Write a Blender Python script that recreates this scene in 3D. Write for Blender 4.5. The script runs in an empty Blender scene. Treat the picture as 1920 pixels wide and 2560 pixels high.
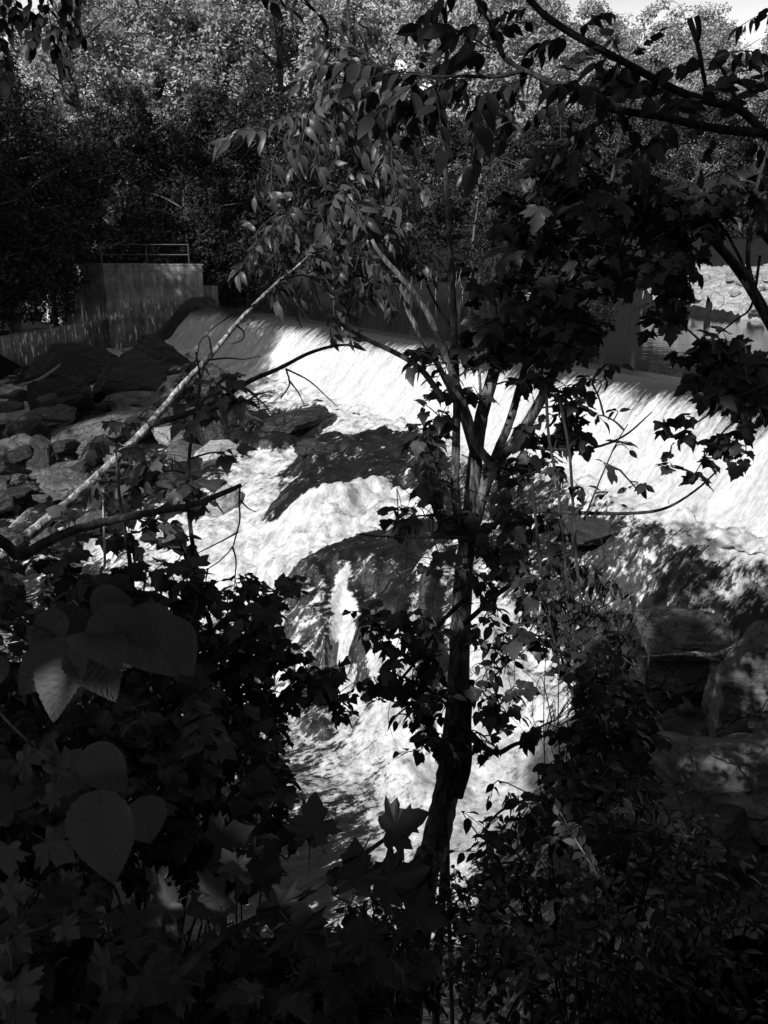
import bpy, math, random
import numpy as np
from mathutils import Vector

rng = np.random.default_rng(7)
random.seed(7)
R = math.radians
S = bpy.context.scene
C = S.collection

# ------------------------------------------------------------------ camera
PITCH = math.atan(640 / 2009.0)
FPX = 2009.0
CAMZ = 2.75
cam_d = bpy.data.cameras.new('camera')
cam_d.sensor_fit = 'VERTICAL'
cam_d.sensor_height = 36.0
cam_d.lens = 36.0 * FPX / 2560.0
cam_d.clip_start = 0.05
cam_d.clip_end = 4000
cam = bpy.data.objects.new('camera', cam_d)
C.objects.link(cam)
cam.location = (0, 0, CAMZ)
cam.rotation_euler = (math.pi / 2 - PITCH, 0, 0)
S.camera = cam

# ------------------------------------------------------------------ light
SUN_EL = R(34)
SUN_AZ_VEC = np.array([-0.65, -0.76])            # horizontal direction towards the sun
SUN_AZ_VEC = SUN_AZ_VEC / np.linalg.norm(SUN_AZ_VEC)
SUN_DIR = np.array([SUN_AZ_VEC[0] * math.cos(SUN_EL), SUN_AZ_VEC[1] * math.cos(SUN_EL), math.sin(SUN_EL)])
w = bpy.data.worlds.new('World')
S.world = w
w.use_nodes = True
nt = w.node_tree
sky = nt.nodes.new('ShaderNodeTexSky')
sky.sky_type = 'NISHITA'
sky.sun_disc = False
sky.sun_elevation = SUN_EL
sky.sun_rotation = math.atan2(SUN_AZ_VEC[0], SUN_AZ_VEC[1])
bw = nt.nodes.new('ShaderNodeRGBToBW')
bg = nt.nodes['Background']
nt.links.new(sky.outputs[0], bw.inputs[0])
# bright haze low over the horizon
wtc = nt.nodes.new('ShaderNodeTexCoord')
wsp = nt.nodes.new('ShaderNodeSeparateXYZ')
nt.links.new(wtc.outputs['Generated'], wsp.inputs[0])
wmr = nt.nodes.new('ShaderNodeMapRange')
wmr.interpolation_type = 'SMOOTHSTEP'
for _i, _v in ((1, 0.40), (2, 0.14), (3, 0.0), (4, 11.0)): wmr.inputs[_i].default_value = _v
nt.links.new(wsp.outputs[2], wmr.inputs[0])
wmx = nt.nodes.new('ShaderNodeMath')
wmx.operation = 'MAXIMUM'
nt.links.new(bw.outputs[0], wmx.inputs[0])
nt.links.new(wmr.outputs[0], wmx.inputs[1])
nt.links.new(wmx.outputs[0], bg.inputs[0])
bg.inputs[1].default_value = 0.085
sun_d = bpy.data.lights.new('sun', 'SUN')
sun_d.energy = 5.0
sun_d.angle = R(0.5)
sun_o = bpy.data.objects.new('sun', sun_d)
C.objects.link(sun_o)
sun_o.location = (-60, -40, 60)
sun_o.rotation_euler = Vector(SUN_DIR.tolist()).to_track_quat('Z', 'Y').to_euler()
S.view_settings.view_transform = 'Standard'
S.view_settings.look = 'None'
S.view_settings.exposure = 0.5
S.view_settings.gamma = 1.0
S.cycles.max_bounces = 5
S.cycles.diffuse_bounces = 2
S.cycles.glossy_bounces = 2
S.cycles.transmission_bounces = 3
S.cycles.use_adaptive_sampling = True

# ------------------------------------------------------------------ helpers
F_ = np.array([0, math.cos(PITCH), -math.sin(PITCH)])
U_ = np.array([0, math.sin(PITCH), math.cos(PITCH)])
R_ = np.array([1.0, 0, 0])
CAM = np.array([0, 0, CAMZ])


def pt(px, py, d):
    """world point seen at photo pixel (px,py), d metres ahead of the camera"""
    return CAM + d * (F_ + R_ * (px - 960) / FPX + U_ * (1280 - py) / FPX)


def gp(px, py, z):
    """world point at photo pixel on the level z"""
    r = F_ + R_ * (px - 960) / FPX + U_ * (1280 - py) / FPX
    return CAM + r * ((z - CAMZ) / r[2])


def nrm(a):
    a = np.asarray(a, float)
    return a / (np.linalg.norm(a, axis=-1, keepdims=True) + 1e-9)


def _hash(ix, iy, iz, seed):
    h = (ix * 374761393 + iy * 668265263 + iz * 2147483647 + seed * 1274126177) & 0xFFFFFFFF
    h = ((h ^ (h >> 13)) * 1274126177) & 0xFFFFFFFF
    h = (h ^ (h >> 16)) & 0xFFFFFFFF
    return h / 4294967295.0


def vnoise(p, seed=0):
    p = np.asarray(p, float)
    i = np.floor(p).astype(np.int64)
    f = p - i
    f = f * f * (3 - 2 * f)
    out = 0
    for dx in (0, 1):
        for dy in (0, 1):
            for dz in (0, 1):
                wgt = (f[:, 0] if dx else 1 - f[:, 0]) * (f[:, 1] if dy else 1 - f[:, 1]) * (f[:, 2] if dz else 1 - f[:, 2])
                out = out + wgt * _hash(i[:, 0] + dx, i[:, 1] + dy, i[:, 2] + dz, seed)
    return out * 2 - 1


def fbm(p, octv=4, seed=0, ridged=False):
    p = np.asarray(p, float)
    a, s, out = 1.0, 1.0, 0
    for k in range(octv):
        n = vnoise(p * s + 17.3 * k, seed + k)
        out = out + a * ((1 - 2 * np.abs(n)) if ridged else n)
        a *= 0.5
        s *= 2.03
    return out


class MB:
    """collects chunks of geometry into one mesh"""
    def __init__(self):
        self.V, self.L, self.N, self.n = [], [], [], 0

    def add(self, V, loops, sizes):
        V = np.asarray(V, float)
        self.V.append(V)
        self.L.append(np.asarray(loops, np.int64) + self.n)
        self.N.append(np.asarray(sizes, np.int64))
        self.n += len(V)

    def faces(self, V, F):
        self.add(V, [i for f in F for i in f], [len(f) for f in F])

    def tmpl(self, T, pos, M, scale):
        """T=(verts,loops,sizes); pos (n,3); M (n,3,3) rows = local axes in world; scale (n,)"""
        V0, L0, N0 = T
        n = len(pos)
        if n == 0:
            return
        V = np.einsum('vi,nij->nvj', V0, M) * np.asarray(scale)[:, None, None] + np.asarray(pos)[:, None, :]
        off = (np.arange(n) * len(V0))[:, None]
        self.add(V.reshape(-1, 3), (np.asarray(L0)[None, :] + off).ravel(), np.tile(N0, n))

    def tube(self, P, rad, seg=7, wob=0.0, cap=True):
        P = np.asarray(P, float)
        n = len(P)
        rad = np.broadcast_to(np.asarray(rad, float), (n,))
        T = np.gradient(P, axis=0)
        T = nrm(T)
        up = np.array([0, 0, 1.0]) if abs(T[0][2]) < 0.9 else np.array([1.0, 0, 0])
        a = nrm(np.cross(T[0], up))
        A, B = [], []
        for t in T:
            a = nrm(a - t * np.dot(a, t))
            A.append(a)
            B.append(np.cross(t, a))
        A, B = np.array(A), np.array(B)
        th = np.linspace(0, 2 * np.pi, seg, endpoint=False)
        rr = rad[:, None] * np.ones(seg)[None]
        if wob:
            rr = rr * (1 + wob * rng.normal(0, 1, rr.shape))
        V = P[:, None, :] + rr[..., None] * (np.cos(th)[None, :, None] * A[:, None] + np.sin(th)[None, :, None] * B[:, None])
        i = np.arange(n - 1)[:, None] * seg
        j = np.arange(seg)[None]
        j2 = (j + 1) % seg
        q = np.stack([i + j, i + j2, i + seg + j2, i + seg + j], -1).reshape(-1)
        sizes = [4] * ((n - 1) * seg)
        L = list(q)
        if cap:
            L += list(range(seg))[::-1] + list(range((n - 1) * seg, n * seg))
            sizes += [seg, seg]
        self.add(V.reshape(-1, 3), L, sizes)

    def mesh(self, name, origin=(0, 0, 0), smooth=False):
        me = bpy.data.meshes.new(name)
        V = np.concatenate(self.V) - np.asarray(origin, float)
        L = np.concatenate(self.L)
        N = np.concatenate(self.N)
        me.vertices.add(len(V))
        me.vertices.foreach_set('co', V.astype(np.float32).ravel())
        me.loops.add(len(L))
        me.loops.foreach_set('vertex_index', L.astype(np.int32))
        me.polygons.add(len(N))
        st = np.concatenate([[0], np.cumsum(N)[:-1]])
        me.polygons.foreach_set('loop_start', st.astype(np.int32))
        me.polygons.foreach_set('loop_total', N.astype(np.int32))
        me.polygons.foreach_set('use_smooth', np.full(len(N), smooth))
        me.update(calc_edges=True)
        me.validate()
        return me


def tag(o, label=None, cat=None, group=None, kind=None):
    if label: o['label'] = label
    if cat: o['category'] = cat
    if group: o['group'] = group
    if kind: o['kind'] = kind
    return o


def obj(name, me, mat, parent=None):
    o = bpy.data.objects.new(name, me)
    C.objects.link(o)
    if mat is not None and len(me.materials) == 0:
        me.materials.append(mat)
    if parent is not None:
        o.parent = parent
    return o


def thing(name, label, cat, loc=(0, 0, 0), group=None):
    o = bpy.data.objects.new(name, None)
    C.objects.link(o)
    o.empty_display_size = 0.2
    o.location = [float(x) for x in loc]
    return tag(o, label, cat, group)


def spline(P, n=24):
    P = np.asarray(P, float)
    if len(P) == 2:
        return P[0] + (P[1] - P[0]) * np.linspace(0, 1, n)[:, None]
    Q = np.vstack([2 * P[0] - P[1], P, 2 * P[-1] - P[-2]])
    m = len(P) - 1
    out = []
    for t in np.linspace(0, m - 1e-6, n):
        k = int(t)
        u = t - k
        p0, p1, p2, p3 = Q[k:k + 4]
        out.append(0.5 * (2 * p1 + (p2 - p0) * u + (2 * p0 - 5 * p1 + 4 * p2 - p3) * u * u + (3 * p1 - p0 - 3 * p2 + p3) * u ** 3))
    return np.array(out)


# ------------------------------------------------------------------ materials (all greys: the picture is black and white)
def mat(name):
    m = bpy.data.materials.new(name)
    m.use_nodes = True
    n = m.node_tree
    return m, n, n.nodes['Principled BSDF'], n.nodes['Material Output']


def ramp(n, stops, interp='LINEAR'):
    r = n.nodes.new('ShaderNodeValToRGB')
    r.color_ramp.interpolation = interp
    e = r.color_ramp.elements
    while len(e) > 1: e.remove(e[-1])
    e[0].position, e[0].color = stops[0][0], (stops[0][1],) * 3 + (1,)
    for p, v in stops[1:]:
        x = e.new(p)
        x.color = (v, v, v, 1)
    return r


def noise_node(n, scale, detail=4, rough=0.55, vec=None, dist=0.0):
    t = n.nodes.new('ShaderNodeTexNoise')
    t.inputs['Scale'].default_value = scale
    t.inputs['Detail'].default_value = detail
    t.inputs['Roughness'].default_value = rough
    t.inputs['Distortion'].default_value = dist
    if vec is not None: n.links.new(vec, t.inputs['Vector'])
    return t


def objcoord(n, scale=(1, 1, 1), rot=(0, 0, 0)):
    tc = n.nodes.new('ShaderNodeTexCoord')
    mp = n.nodes.new('ShaderNodeMapping')
    mp.inputs['Scale'].default_value = scale
    mp.inputs['Rotation'].default_value = rot
    n.links.new(tc.outputs['Object'], mp.inputs['Vector'])
    return mp.outputs[0]


def math_node(n, op, a, b=None):
    m = n.nodes.new('ShaderNodeMath')
    m.operation = op
    for k, v in enumerate((a, b)):
        if v is None: continue
        if isinstance(v, (int, float)): m.inputs[k].default_value = v
        else: n.links.new(v, m.inputs[k])
    return m.outputs[0]


def bump(n, height, strength, dist, target):
    b = n.nodes.new('ShaderNodeBump')
    b.inputs['Strength'].default_value = strength
    b.inputs['Distance'].default_value = dist
    n.links.new(height, b.inputs['Height'])
    n.links.new(b.outputs[0], target.inputs['Normal'])


def leaf_mat(name, lo, hi, trans=0.3, rough=0.42, spec=0.4):
    m, n, p, out = mat(name)
    geo = n.nodes.new('ShaderNodeNewGeometry')
    r = ramp(n, [(0, lo), (1, hi)])
    n.links.new(geo.outputs['Random Per Island'], r.inputs[0])
    n.links.new(r.outputs[0], p.inputs['Base Color'])
    p.inputs['Roughness'].default_value = rough
    p.inputs['Specular IOR Level'].default_value = spec
    t = n.nodes.new('ShaderNodeBsdfTranslucent')
    mul = n.nodes.new('ShaderNodeMixRGB')
    mul.blend_type = 'MULTIPLY'
    mul.inputs[0].default_value = 1
    mul.inputs[2].default_value = (1.5, 1.5, 1.5, 1)
    n.links.new(r.outputs[0], mul.inputs[1])
    n.links.new(mul.outputs[0], t.inputs[0])
    mx = n.nodes.new('ShaderNodeMixShader')
    mx.inputs[0].default_value = trans
    n.links.new(p.outputs[0], mx.inputs[1])
    n.links.new(t.outputs[0], mx.inputs[2])
    n.links.new(mx.outputs[0], out.inputs[0])
    return m


M_far_shade = leaf_mat('far_leaf_shade', 0.012, 0.04, 0.2, 0.5, 0.1)  # shade of the front row put into a darker leaf tone
M_far_lit = leaf_mat('far_leaf_lit', 0.18, 0.34, 0.2, 0.5, 0.2)  # same leaf with sunlight put into a lighter tone, for the tall trees behind
M_bank = leaf_mat('bank_leaf', 0.05, 0.09, 0.25, 0.5, 0.3)
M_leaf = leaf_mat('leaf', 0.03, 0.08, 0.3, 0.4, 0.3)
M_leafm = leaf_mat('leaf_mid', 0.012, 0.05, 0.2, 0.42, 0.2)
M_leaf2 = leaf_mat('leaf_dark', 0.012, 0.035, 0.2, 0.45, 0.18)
M_big = leaf_mat('leaf_big', 0.06, 0.075, 0.15, 0.5, 0.08)


def bark_mat(name, lo, hi, scale=(11, 11, 2)):
    m, n, p, out = mat(name)
    v = objcoord(n, scale)
    t = noise_node(n, 2.2, 6, 0.65, v, 0.6)
    r = ramp(n, [(0.4, lo), (0.52, (lo + hi) / 2.5), (0.64, hi)])
    n.links.new(t.outputs[0], r.inputs[0])
    n.links.new(r.outputs[0], p.inputs['Base Color'])
    p.inputs['Roughness'].default_value = 0.85
    p.inputs['Specular IOR Level'].default_value = 0.15
    bump(n, t.outputs[0], 0.9, 0.03, p)
    return m


M_bark = bark_mat('bark', 0.015, 0.15)
M_barkd = bark_mat('bark_dark', 0.012, 0.05)
M_dead = bark_mat('dead_wood', 0.05, 0.5, (14, 14, 5))
M_twig = bark_mat('twig', 0.02, 0.07, (40, 40, 40))


def ramp_out(n, src, a, b):
    mr = n.nodes.new('ShaderNodeMapRange')
    mr.interpolation_type = 'SMOOTHSTEP'
    mr.inputs[1].default_value = a
    mr.inputs[2].default_value = b
    n.links.new(src, mr.inputs[0])
    return mr.outputs[0]


def ramp_out2(n, src, lo, hi):
    mr = n.nodes.new('ShaderNodeMapRange')
    mr.inputs[3].default_value = lo
    mr.inputs[4].default_value = hi
    n.links.new(src, mr.inputs[0])
    return mr.outputs[0]


def rock_mat(name, lo, hi, rough=0.75, spec=0.3):
    m, n, p, out = mat(name)
    v = objcoord(n, (1, 1, 4.5), (0.5, 0.35, 0.4))
    t = noise_node(n, 1.3, 9, 0.68, v, 0.4)
    t2 = noise_node(n, 7, 6, 0.65, objcoord(n))
    vo = n.nodes.new('ShaderNodeTexVoronoi')
    vo.feature = 'DISTANCE_TO_EDGE'
    vo.inputs['Scale'].default_value = 0.9
    nz = noise_node(n, 1.5, 4, 0.6, objcoord(n))
    vadd = n.nodes.new('ShaderNodeMixRGB')
    vadd.blend_type = 'ADD'
    vadd.inputs[0].default_value = 0.9
    n.links.new(objcoord(n, (1, 1, 1.5), (0.3, 0.2, 0)), vadd.inputs[1])
    n.links.new(nz.outputs[1], vadd.inputs[2])
    n.links.new(vadd.outputs[0], vo.inputs['Vector'])
    crack = ramp_out(n, vo.outputs['Distance'], 0.0, 0.035)
    s = math_node(n, 'ADD', math_node(n, 'MULTIPLY', t.outputs[0], 0.7), math_node(n, 'MULTIPLY', t2.outputs[0], 0.3))
    r = ramp(n, [(0.32, lo), (0.5, (lo * 2 + hi) / 3), (0.68, hi)])
    n.links.new(s, r.inputs[0])
    n.links.new(r.outputs[0], p.inputs['Base Color'])
    p.inputs['Roughness'].default_value = rough
    p.inputs['Specular IOR Level'].default_value = spec
    bump(n, math_node(n, 'ADD', s, math_node(n, 'MULTIPLY', crack, 0.35)), 1.0, 0.16, p)
    return m


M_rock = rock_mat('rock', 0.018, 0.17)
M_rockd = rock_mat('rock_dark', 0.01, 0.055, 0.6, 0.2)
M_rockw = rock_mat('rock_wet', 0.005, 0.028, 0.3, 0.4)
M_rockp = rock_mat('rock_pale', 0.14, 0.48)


def concrete_mat():
    m, n, p, out = mat('concrete')
    v = objcoord(n, (1, 1, 1))
    t = noise_node(n, 0.8, 8, 0.7, v)
    vs = objcoord(n, (3, 3, 0.35))
    t2 = noise_node(n, 1.2, 5, 0.6, vs)
    s = math_node(n, 'ADD', math_node(n, 'MULTIPLY', t.outputs[0], 0.6), math_node(n, 'MULTIPLY', t2.outputs[0], 0.4))
    r = ramp(n, [(0.36, 0.04), (0.5, 0.15), (0.64, 0.32)])
    n.links.new(s, r.inputs[0])
    # pale lime runs low on the wall
    tc = n.nodes.new('ShaderNodeTexCoord')
    sep = n.nodes.new('ShaderNodeSeparateXYZ')
    n.links.new(tc.outputs['Object'], sep.inputs[0])
    t3 = noise_node(n, 2.0, 4, 0.6, objcoord(n, (2.6, 2.6, 0.6)))
    low = n.nodes.new('ShaderNodeMapRange')
    low.inputs[1].default_value = 3.3
    low.inputs[2].default_value = 2.7
    n.links.new(sep.outputs[2], low.inputs[0])
    k = math_node(n, 'MULTIPLY', low.outputs[0], ramp_out(n, t3.outputs[0], 0.56, 0.64))
    mx = n.nodes.new('ShaderNodeMixRGB')
    n.links.new(k, mx.inputs[0])
    n.links.new(r.outputs[0], mx.inputs[1])
    mx.inputs[2].default_value = (0.75, 0.75, 0.75, 1)
    # board joints: thin horizontal lines every 0.75 m
    fr = math_node(n, 'FRACT', math_node(n, 'MULTIPLY', sep.outputs[2], 1.333))
    joint = ramp_out(n, math_node(n, 'ABSOLUTE', math_node(n, 'SUBTRACT', fr, 0.5)), 0.012, 0.05)
    jm = n.nodes.new('ShaderNodeMixRGB')
    jm.blend_type = 'MULTIPLY'
    jm.inputs[0].default_value = 1
    n.links.new(mx.outputs[0], jm.inputs[1])
    n.links.new(ramp_out2(n, joint, 0.82, 1.0), jm.inputs[2])
    n.links.new(jm.outputs[0], p.inputs['Base Color'])
    p.inputs['Roughness'].default_value = 0.9
    p.inputs['Specular IOR Level'].default_value = 0.15
    bump(n, s, 0.6, 0.08, p)
    return m


M_conc = concrete_mat()


def soil_mat():
    m, n, p, out = mat('soil')
    t = noise_node(n, 3, 8, 0.7, objcoord(n))
    r = ramp(n, [(0.3, 0.004), (0.7, 0.018)])
    n.links.new(t.outputs[0], r.inputs[0])
    n.links.new(r.outputs[0], p.inputs['Base Color'])
    p.inputs['Roughness'].default_value = 0.95
    p.inputs['Specular IOR Level'].default_value = 0.08
    bump(n, t.outputs[0], 0.8, 0.1, p)
    return m


M_soil = soil_mat()


def metal_mat():
    m, n, p, out = mat('railing_metal')
    t = noise_node(n, 20, 3, 0.6, objcoord(n))
    r = ramp(n, [(0.3, 0.02), (0.7, 0.06)])
    n.links.new(t.outputs[0], r.inputs[0])
    n.links.new(r.outputs[0], p.inputs['Base Color'])
    p.inputs['Roughness'].default_value = 0.6
    return m


M_metal = metal_mat()


def pool_mat():
    m, n, p, out = mat('still_water')
    p.inputs['Base Color'].default_value = (0.008, 0.008, 0.008, 1)
    p.inputs['Roughness'].default_value = 0.04
    p.inputs['IOR'].default_value = 1.33
    t = noise_node(n, 1.0, 3, 0.5, objcoord(n, (1.2, 3.0, 1)))
    bump(n, t.outputs[0], 0.12, 0.06, p)
    return m


M_pool = pool_mat()


def foam_shader(n, foam_fac, p_dark, tex, out, lo=0.5, hi=0.9):
    # aerated water: pale, with thinner darker patches of its own
    pf = n.nodes.new('ShaderNodeBsdfPrincipled')
    r = ramp(n, [(0.38, lo), (0.6, hi)])
    n.links.new(tex, r.inputs[0])
    n.links.new(r.outputs[0], pf.inputs['Base Color'])
    pf.inputs['Roughness'].default_value = 0.6
    bump(n, tex, 0.85, 0.12, pf)
    mx = n.nodes.new('ShaderNodeMixShader')
    n.links.new(foam_fac, mx.inputs[0])
    n.links.new(p_dark.outputs[0], mx.inputs[1])
    n.links.new(pf.outputs[0], mx.inputs[2])
    n.links.new(mx.outputs[0], out.inputs[0])


def weir_mat():
    m, n, p, out = mat('falling_water')
    uv = n.nodes.new('ShaderNodeUVMap')
    mp = n.nodes.new('ShaderNodeMapping')
    mp.inputs['Scale'].default_value = (8.5, 0.6, 1)
    n.links.new(uv.outputs[0], mp.inputs[0])
    streak = noise_node(n, 1.0, 7, 0.66, mp.outputs[0], 0.05)
    mp2 = n.nodes.new('ShaderNodeMapping')
    mp2.inputs['Scale'].default_value = (5.0, 2.6, 1)
    n.links.new(uv.outputs[0], mp2.inputs[0])
    fine = noise_node(n, 2.4, 9, 0.78, mp2.outputs[0], 0.05)
    big = noise_node(n, 0.35, 2, 0.5, uv.outputs[0])
    sep = n.nodes.new('ShaderNodeSeparateXYZ')
    n.links.new(uv.outputs[0], sep.inputs[0])
    s = math_node(n, 'ADD', sep.outputs[1], math_node(n, 'MULTIPLY', math_node(n, 'SUBTRACT', streak.outputs[0], 0.5), 1.3))
    s = math_node(n, 'ADD', s, math_node(n, 'MULTIPLY', math_node(n, 'SUBTRACT', big.outputs[0], 0.5), 1.1))
    s = math_node(n, 'ADD', s, math_node(n, 'MULTIPLY', math_node(n, 'SUBTRACT', fine.outputs[0], 0.5), 0.9))
    fac = ramp_out(n, s, 0.5, 1.15)
    p.inputs['Base Color'].default_value = (0.02, 0.02, 0.02, 1)
    p.inputs['Roughness'].default_value = 0.16
    p.inputs['IOR'].default_value = 1.33
    bump(n, streak.outputs[0], 0.3, 0.05, p)
    mp3 = n.nodes.new('ShaderNodeMapping')
    mp3.inputs['Scale'].default_value = (1.6, 0.7, 1)
    n.links.new(uv.outputs[0], mp3.inputs[0])
    patch = noise_node(n, 1.0, 4, 0.6, mp3.outputs[0], 0.1)
    tex = math_node(n, 'ADD', math_node(n, 'MULTIPLY', fine.outputs[0], 0.55), math_node(n, 'MULTIPLY', streak.outputs[0], 0.2))
    tex = math_node(n, 'ADD', tex, math_node(n, 'MULTIPLY', patch.outputs[0], 0.25))
    foam_shader(n, fac, p, tex, out, 0.24, 0.66)
    return m


def rapid_mat():
    m, n, p, out = mat('white_water')
    at = n.nodes.new('ShaderNodeAttribute')
    at.attribute_name = 'foam'
    v0 = objcoord(n, (1, 1, 1), (0, 0, R(-29.7)))
    mpx = n.nodes.new('ShaderNodeMapping')
    mpx.inputs['Scale'].default_value = (0.55, 2.6, 0.8)
    n.links.new(v0, mpx.inputs['Vector'])
    v = mpx.outputs[0]
    t = noise_node(n, 2.2, 8, 0.7, v, 0.25)
    mpy = n.nodes.new('ShaderNodeMapping')
    mpy.inputs['Scale'].default_value = (0.35, 1.5, 0.6)
    n.links.new(v0, mpy.inputs['Vector'])
    t2 = noise_node(n, 9, 6, 0.7, mpy.outputs[0], 0.25)
    mixed = math_node(n, 'ADD', math_node(n, 'MULTIPLY', t.outputs[0], 0.4), math_node(n, 'MULTIPLY', t2.outputs[0], 0.6))
    iso = noise_node(n, 3.4, 10, 0.8, objcoord(n, (1, 1, 0.6)), 0.1)
    iso2 = noise_node(n, 0.9, 4, 0.6, objcoord(n))
    nz = math_node(n, 'ADD', math_node(n, 'MULTIPLY', mixed, 0.6), math_node(n, 'MULTIPLY', iso.outputs[0], 0.4))
    s = math_node(n, 'ADD', math_node(n, 'MULTIPLY', at.outputs['Fac'], 0.84), math_node(n, 'MULTIPLY', math_node(n, 'SUBTRACT', nz, 0.5), 3.3))
    fac = ramp_out(n, s, 0.36, 0.6)
    ftex = math_node(n, 'ADD', math_node(n, 'MULTIPLY', iso.outputs[0], 0.75), math_node(n, 'MULTIPLY', iso2.outputs[0], 0.25))
    rr = ramp(n, [(0.3, 0.003), (0.7, 0.014)])
    n.links.new(t2.outputs[0], rr.inputs[0])
    n.links.new(rr.outputs[0], p.inputs['Base Color'])
    p.inputs['Roughness'].default_value = 0.28
    p.inputs['IOR'].default_value = 1.33
    bump(n, mixed, 0.6, 0.1, p)
    foam_shader(n, fac, p, ftex, out, 0.16, 0.72)
    return m


M_weir = weir_mat()
M_rapid = rapid_mat()
m, n, p, out = mat('foam_glint_fleck')
p.inputs['Base Color'].default_value = (0.7, 0.7, 0.7, 1)  # white of the foam, also painting sky glints on the water
p.inputs['Roughness'].default_value = 0.7
M_fleck = m


# ------------------------------------------------------------------ leaf shapes: base at the origin, tip along +Y, face up +Z
def pack(V, F):
    return (np.asarray(V, float), np.array([i for f in F for i in f]), np.array([len(f) for f in F]))


def merge(parts):
    V, L, N, o = [], [], [], 0
    for v, l, s in parts:
        V.append(v); L.append(l + o); N.append(s); o += len(v)
    return np.concatenate(V), np.concatenate(L), np.concatenate(N)


def xf(T, M, loc, sc=1.0):
    return (T[0] @ np.asarray(M) * sc + np.asarray(loc), T[1], T[2])


def frame(d, up):
    y = nrm(d)
    x = nrm(np.cross(y, up))
    return np.stack([x, y, np.cross(x, y)], -2)


def blade(rows=5, w=0.5, peak=0.4, fold=0.25, curl=0.25, petiole=0.12):
    t = np.linspace(0, 1, rows)
    a = np.log(0.5) / np.log(peak)
    hw = 0.5 * w * np.sin(np.pi * np.clip(t ** a, 0, 1)) ** 0.85
    hw[0] = hw[-1] = 0.004
    V = []
    for ti, h in zip(t, hw):
        y = petiole + ti
        z = -curl * ti * ti
        V += [(-h, y, z + fold * h), (0, y, z), (h, y, z + fold * h)]
    F = []
    for r in range(rows - 1):
        b = r * 3
        F += [(b, b + 1, b + 4, b + 3), (b + 1, b + 2, b + 5, b + 4)]
    k = len(V)
    V += [(-0.012, 0, 0), (0.012, 0, 0), (0.012, petiole, 0), (-0.012, petiole, 0)]
    F.append((k, k + 1, k + 2, k + 3))
    return pack(V, F)


def palmate(half, cy=0.28, cup=0.12, droop=0.15, petiole=0.5):
    pts = half + [(-x, y) for x, y in half[::-1][1:]]
    V = [(0, cy + petiole, 0.0)]
    for x, y in pts:
        r = math.hypot(x, y - cy)
        V.append((x, y + petiole, -cup * r * r * 2 - droop * max(0, y) ** 2 + 0.05 * math.sin(9 * x)))
    nn = len(pts)
    F = [(0, i + 1, (i + 1) % nn + 1) for i in range(nn)]
    k = len(V)
    V += [(-0.012, 0, 0), (0.012, 0, 0), (0.012, petiole + 0.02, 0), (-0.012, petiole + 0.02, 0)]
    F.append((k, k + 1, k + 2, k + 3))
    return pack(V, F)


T_quad = pack([(-0.28, 0.0, 0), (0.1, -0.05, 0.05), (0.3, 0.55, 0.0), (-0.06, 1.0, -0.1)], [(0, 1, 2, 3)])
T_ovate = blade(5, 0.52, 0.42, 0.3, 0.2)
T_lance = blade(5, 0.34, 0.45, 0.3, 0.3)
T_round = blade(5, 0.8, 0.5, 0.2, 0.12)
T_heart = palmate([(0.0, 0.0), (0.10, -0.10), (0.26, -0.11), (0.40, 0.02), (0.45, 0.2), (0.40, 0.42), (0.26, 0.64), (0.10, 0.84), (0, 1.0)], 0.2, 0.12, 0.1, 0.3)
MAPLE = [(0.0, 0.02), (0.12, -0.08), (0.30, -0.14), (0.42, -0.10), (0.36, 0.02), (0.42, 0.08), (0.58, 0.12), (0.70, 0.24), (0.58, 0.30), (0.66, 0.46), (0.50, 0.43), (0.44, 0.50), (0.30, 0.44), (0.30, 0.60), (0.38, 0.72), (0.22, 0.74), (0.16, 0.86), (0.0, 1.05)]
VINE = [(0.0, 0.03), (0.14, -0.12), (0.36, -0.06), (0.50, 0.14), (0.44, 0.28), (0.50, 0.44), (0.30, 0.46), (0.28, 0.66), (0.14, 0.80), (0, 0.98)]


def leaf_variants(half, n, cy, cup, droop, pet, seed):
    r = np.random.default_rng(seed)
    out = []
    for k in range(n):
        h = [(max(0.0, x * (1 + r.normal(0, 0.07)) + (r.normal(0, 0.02) if x else 0)), y + r.normal(0, 0.025)) for x, y in half]
        V, L, N = palmate(h, cy + r.normal(0, 0.02), cup * r.uniform(0.4, 2.2), droop * r.uniform(0.3, 3.0), pet * r.uniform(0.7, 1.2))
        V = V.copy()
        V[:, 2] += 0.09 * vnoise(V * 2.6 + 31 * k, k) + 0.22 * r.normal() * V[:, 0] * V[:, 1]
        V[:, 0] += 0.06 * r.normal() * V[:, 1] ** 2
        out.append((V, L, N))
    return out


T_maple = leaf_variants(MAPLE, 6, 0.22, 0.12, 0.12, 0.35, 5)
T_vine = leaf_variants(VINE, 5, 0.2, 0.1, 0.15, 0.25, 6)


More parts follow.
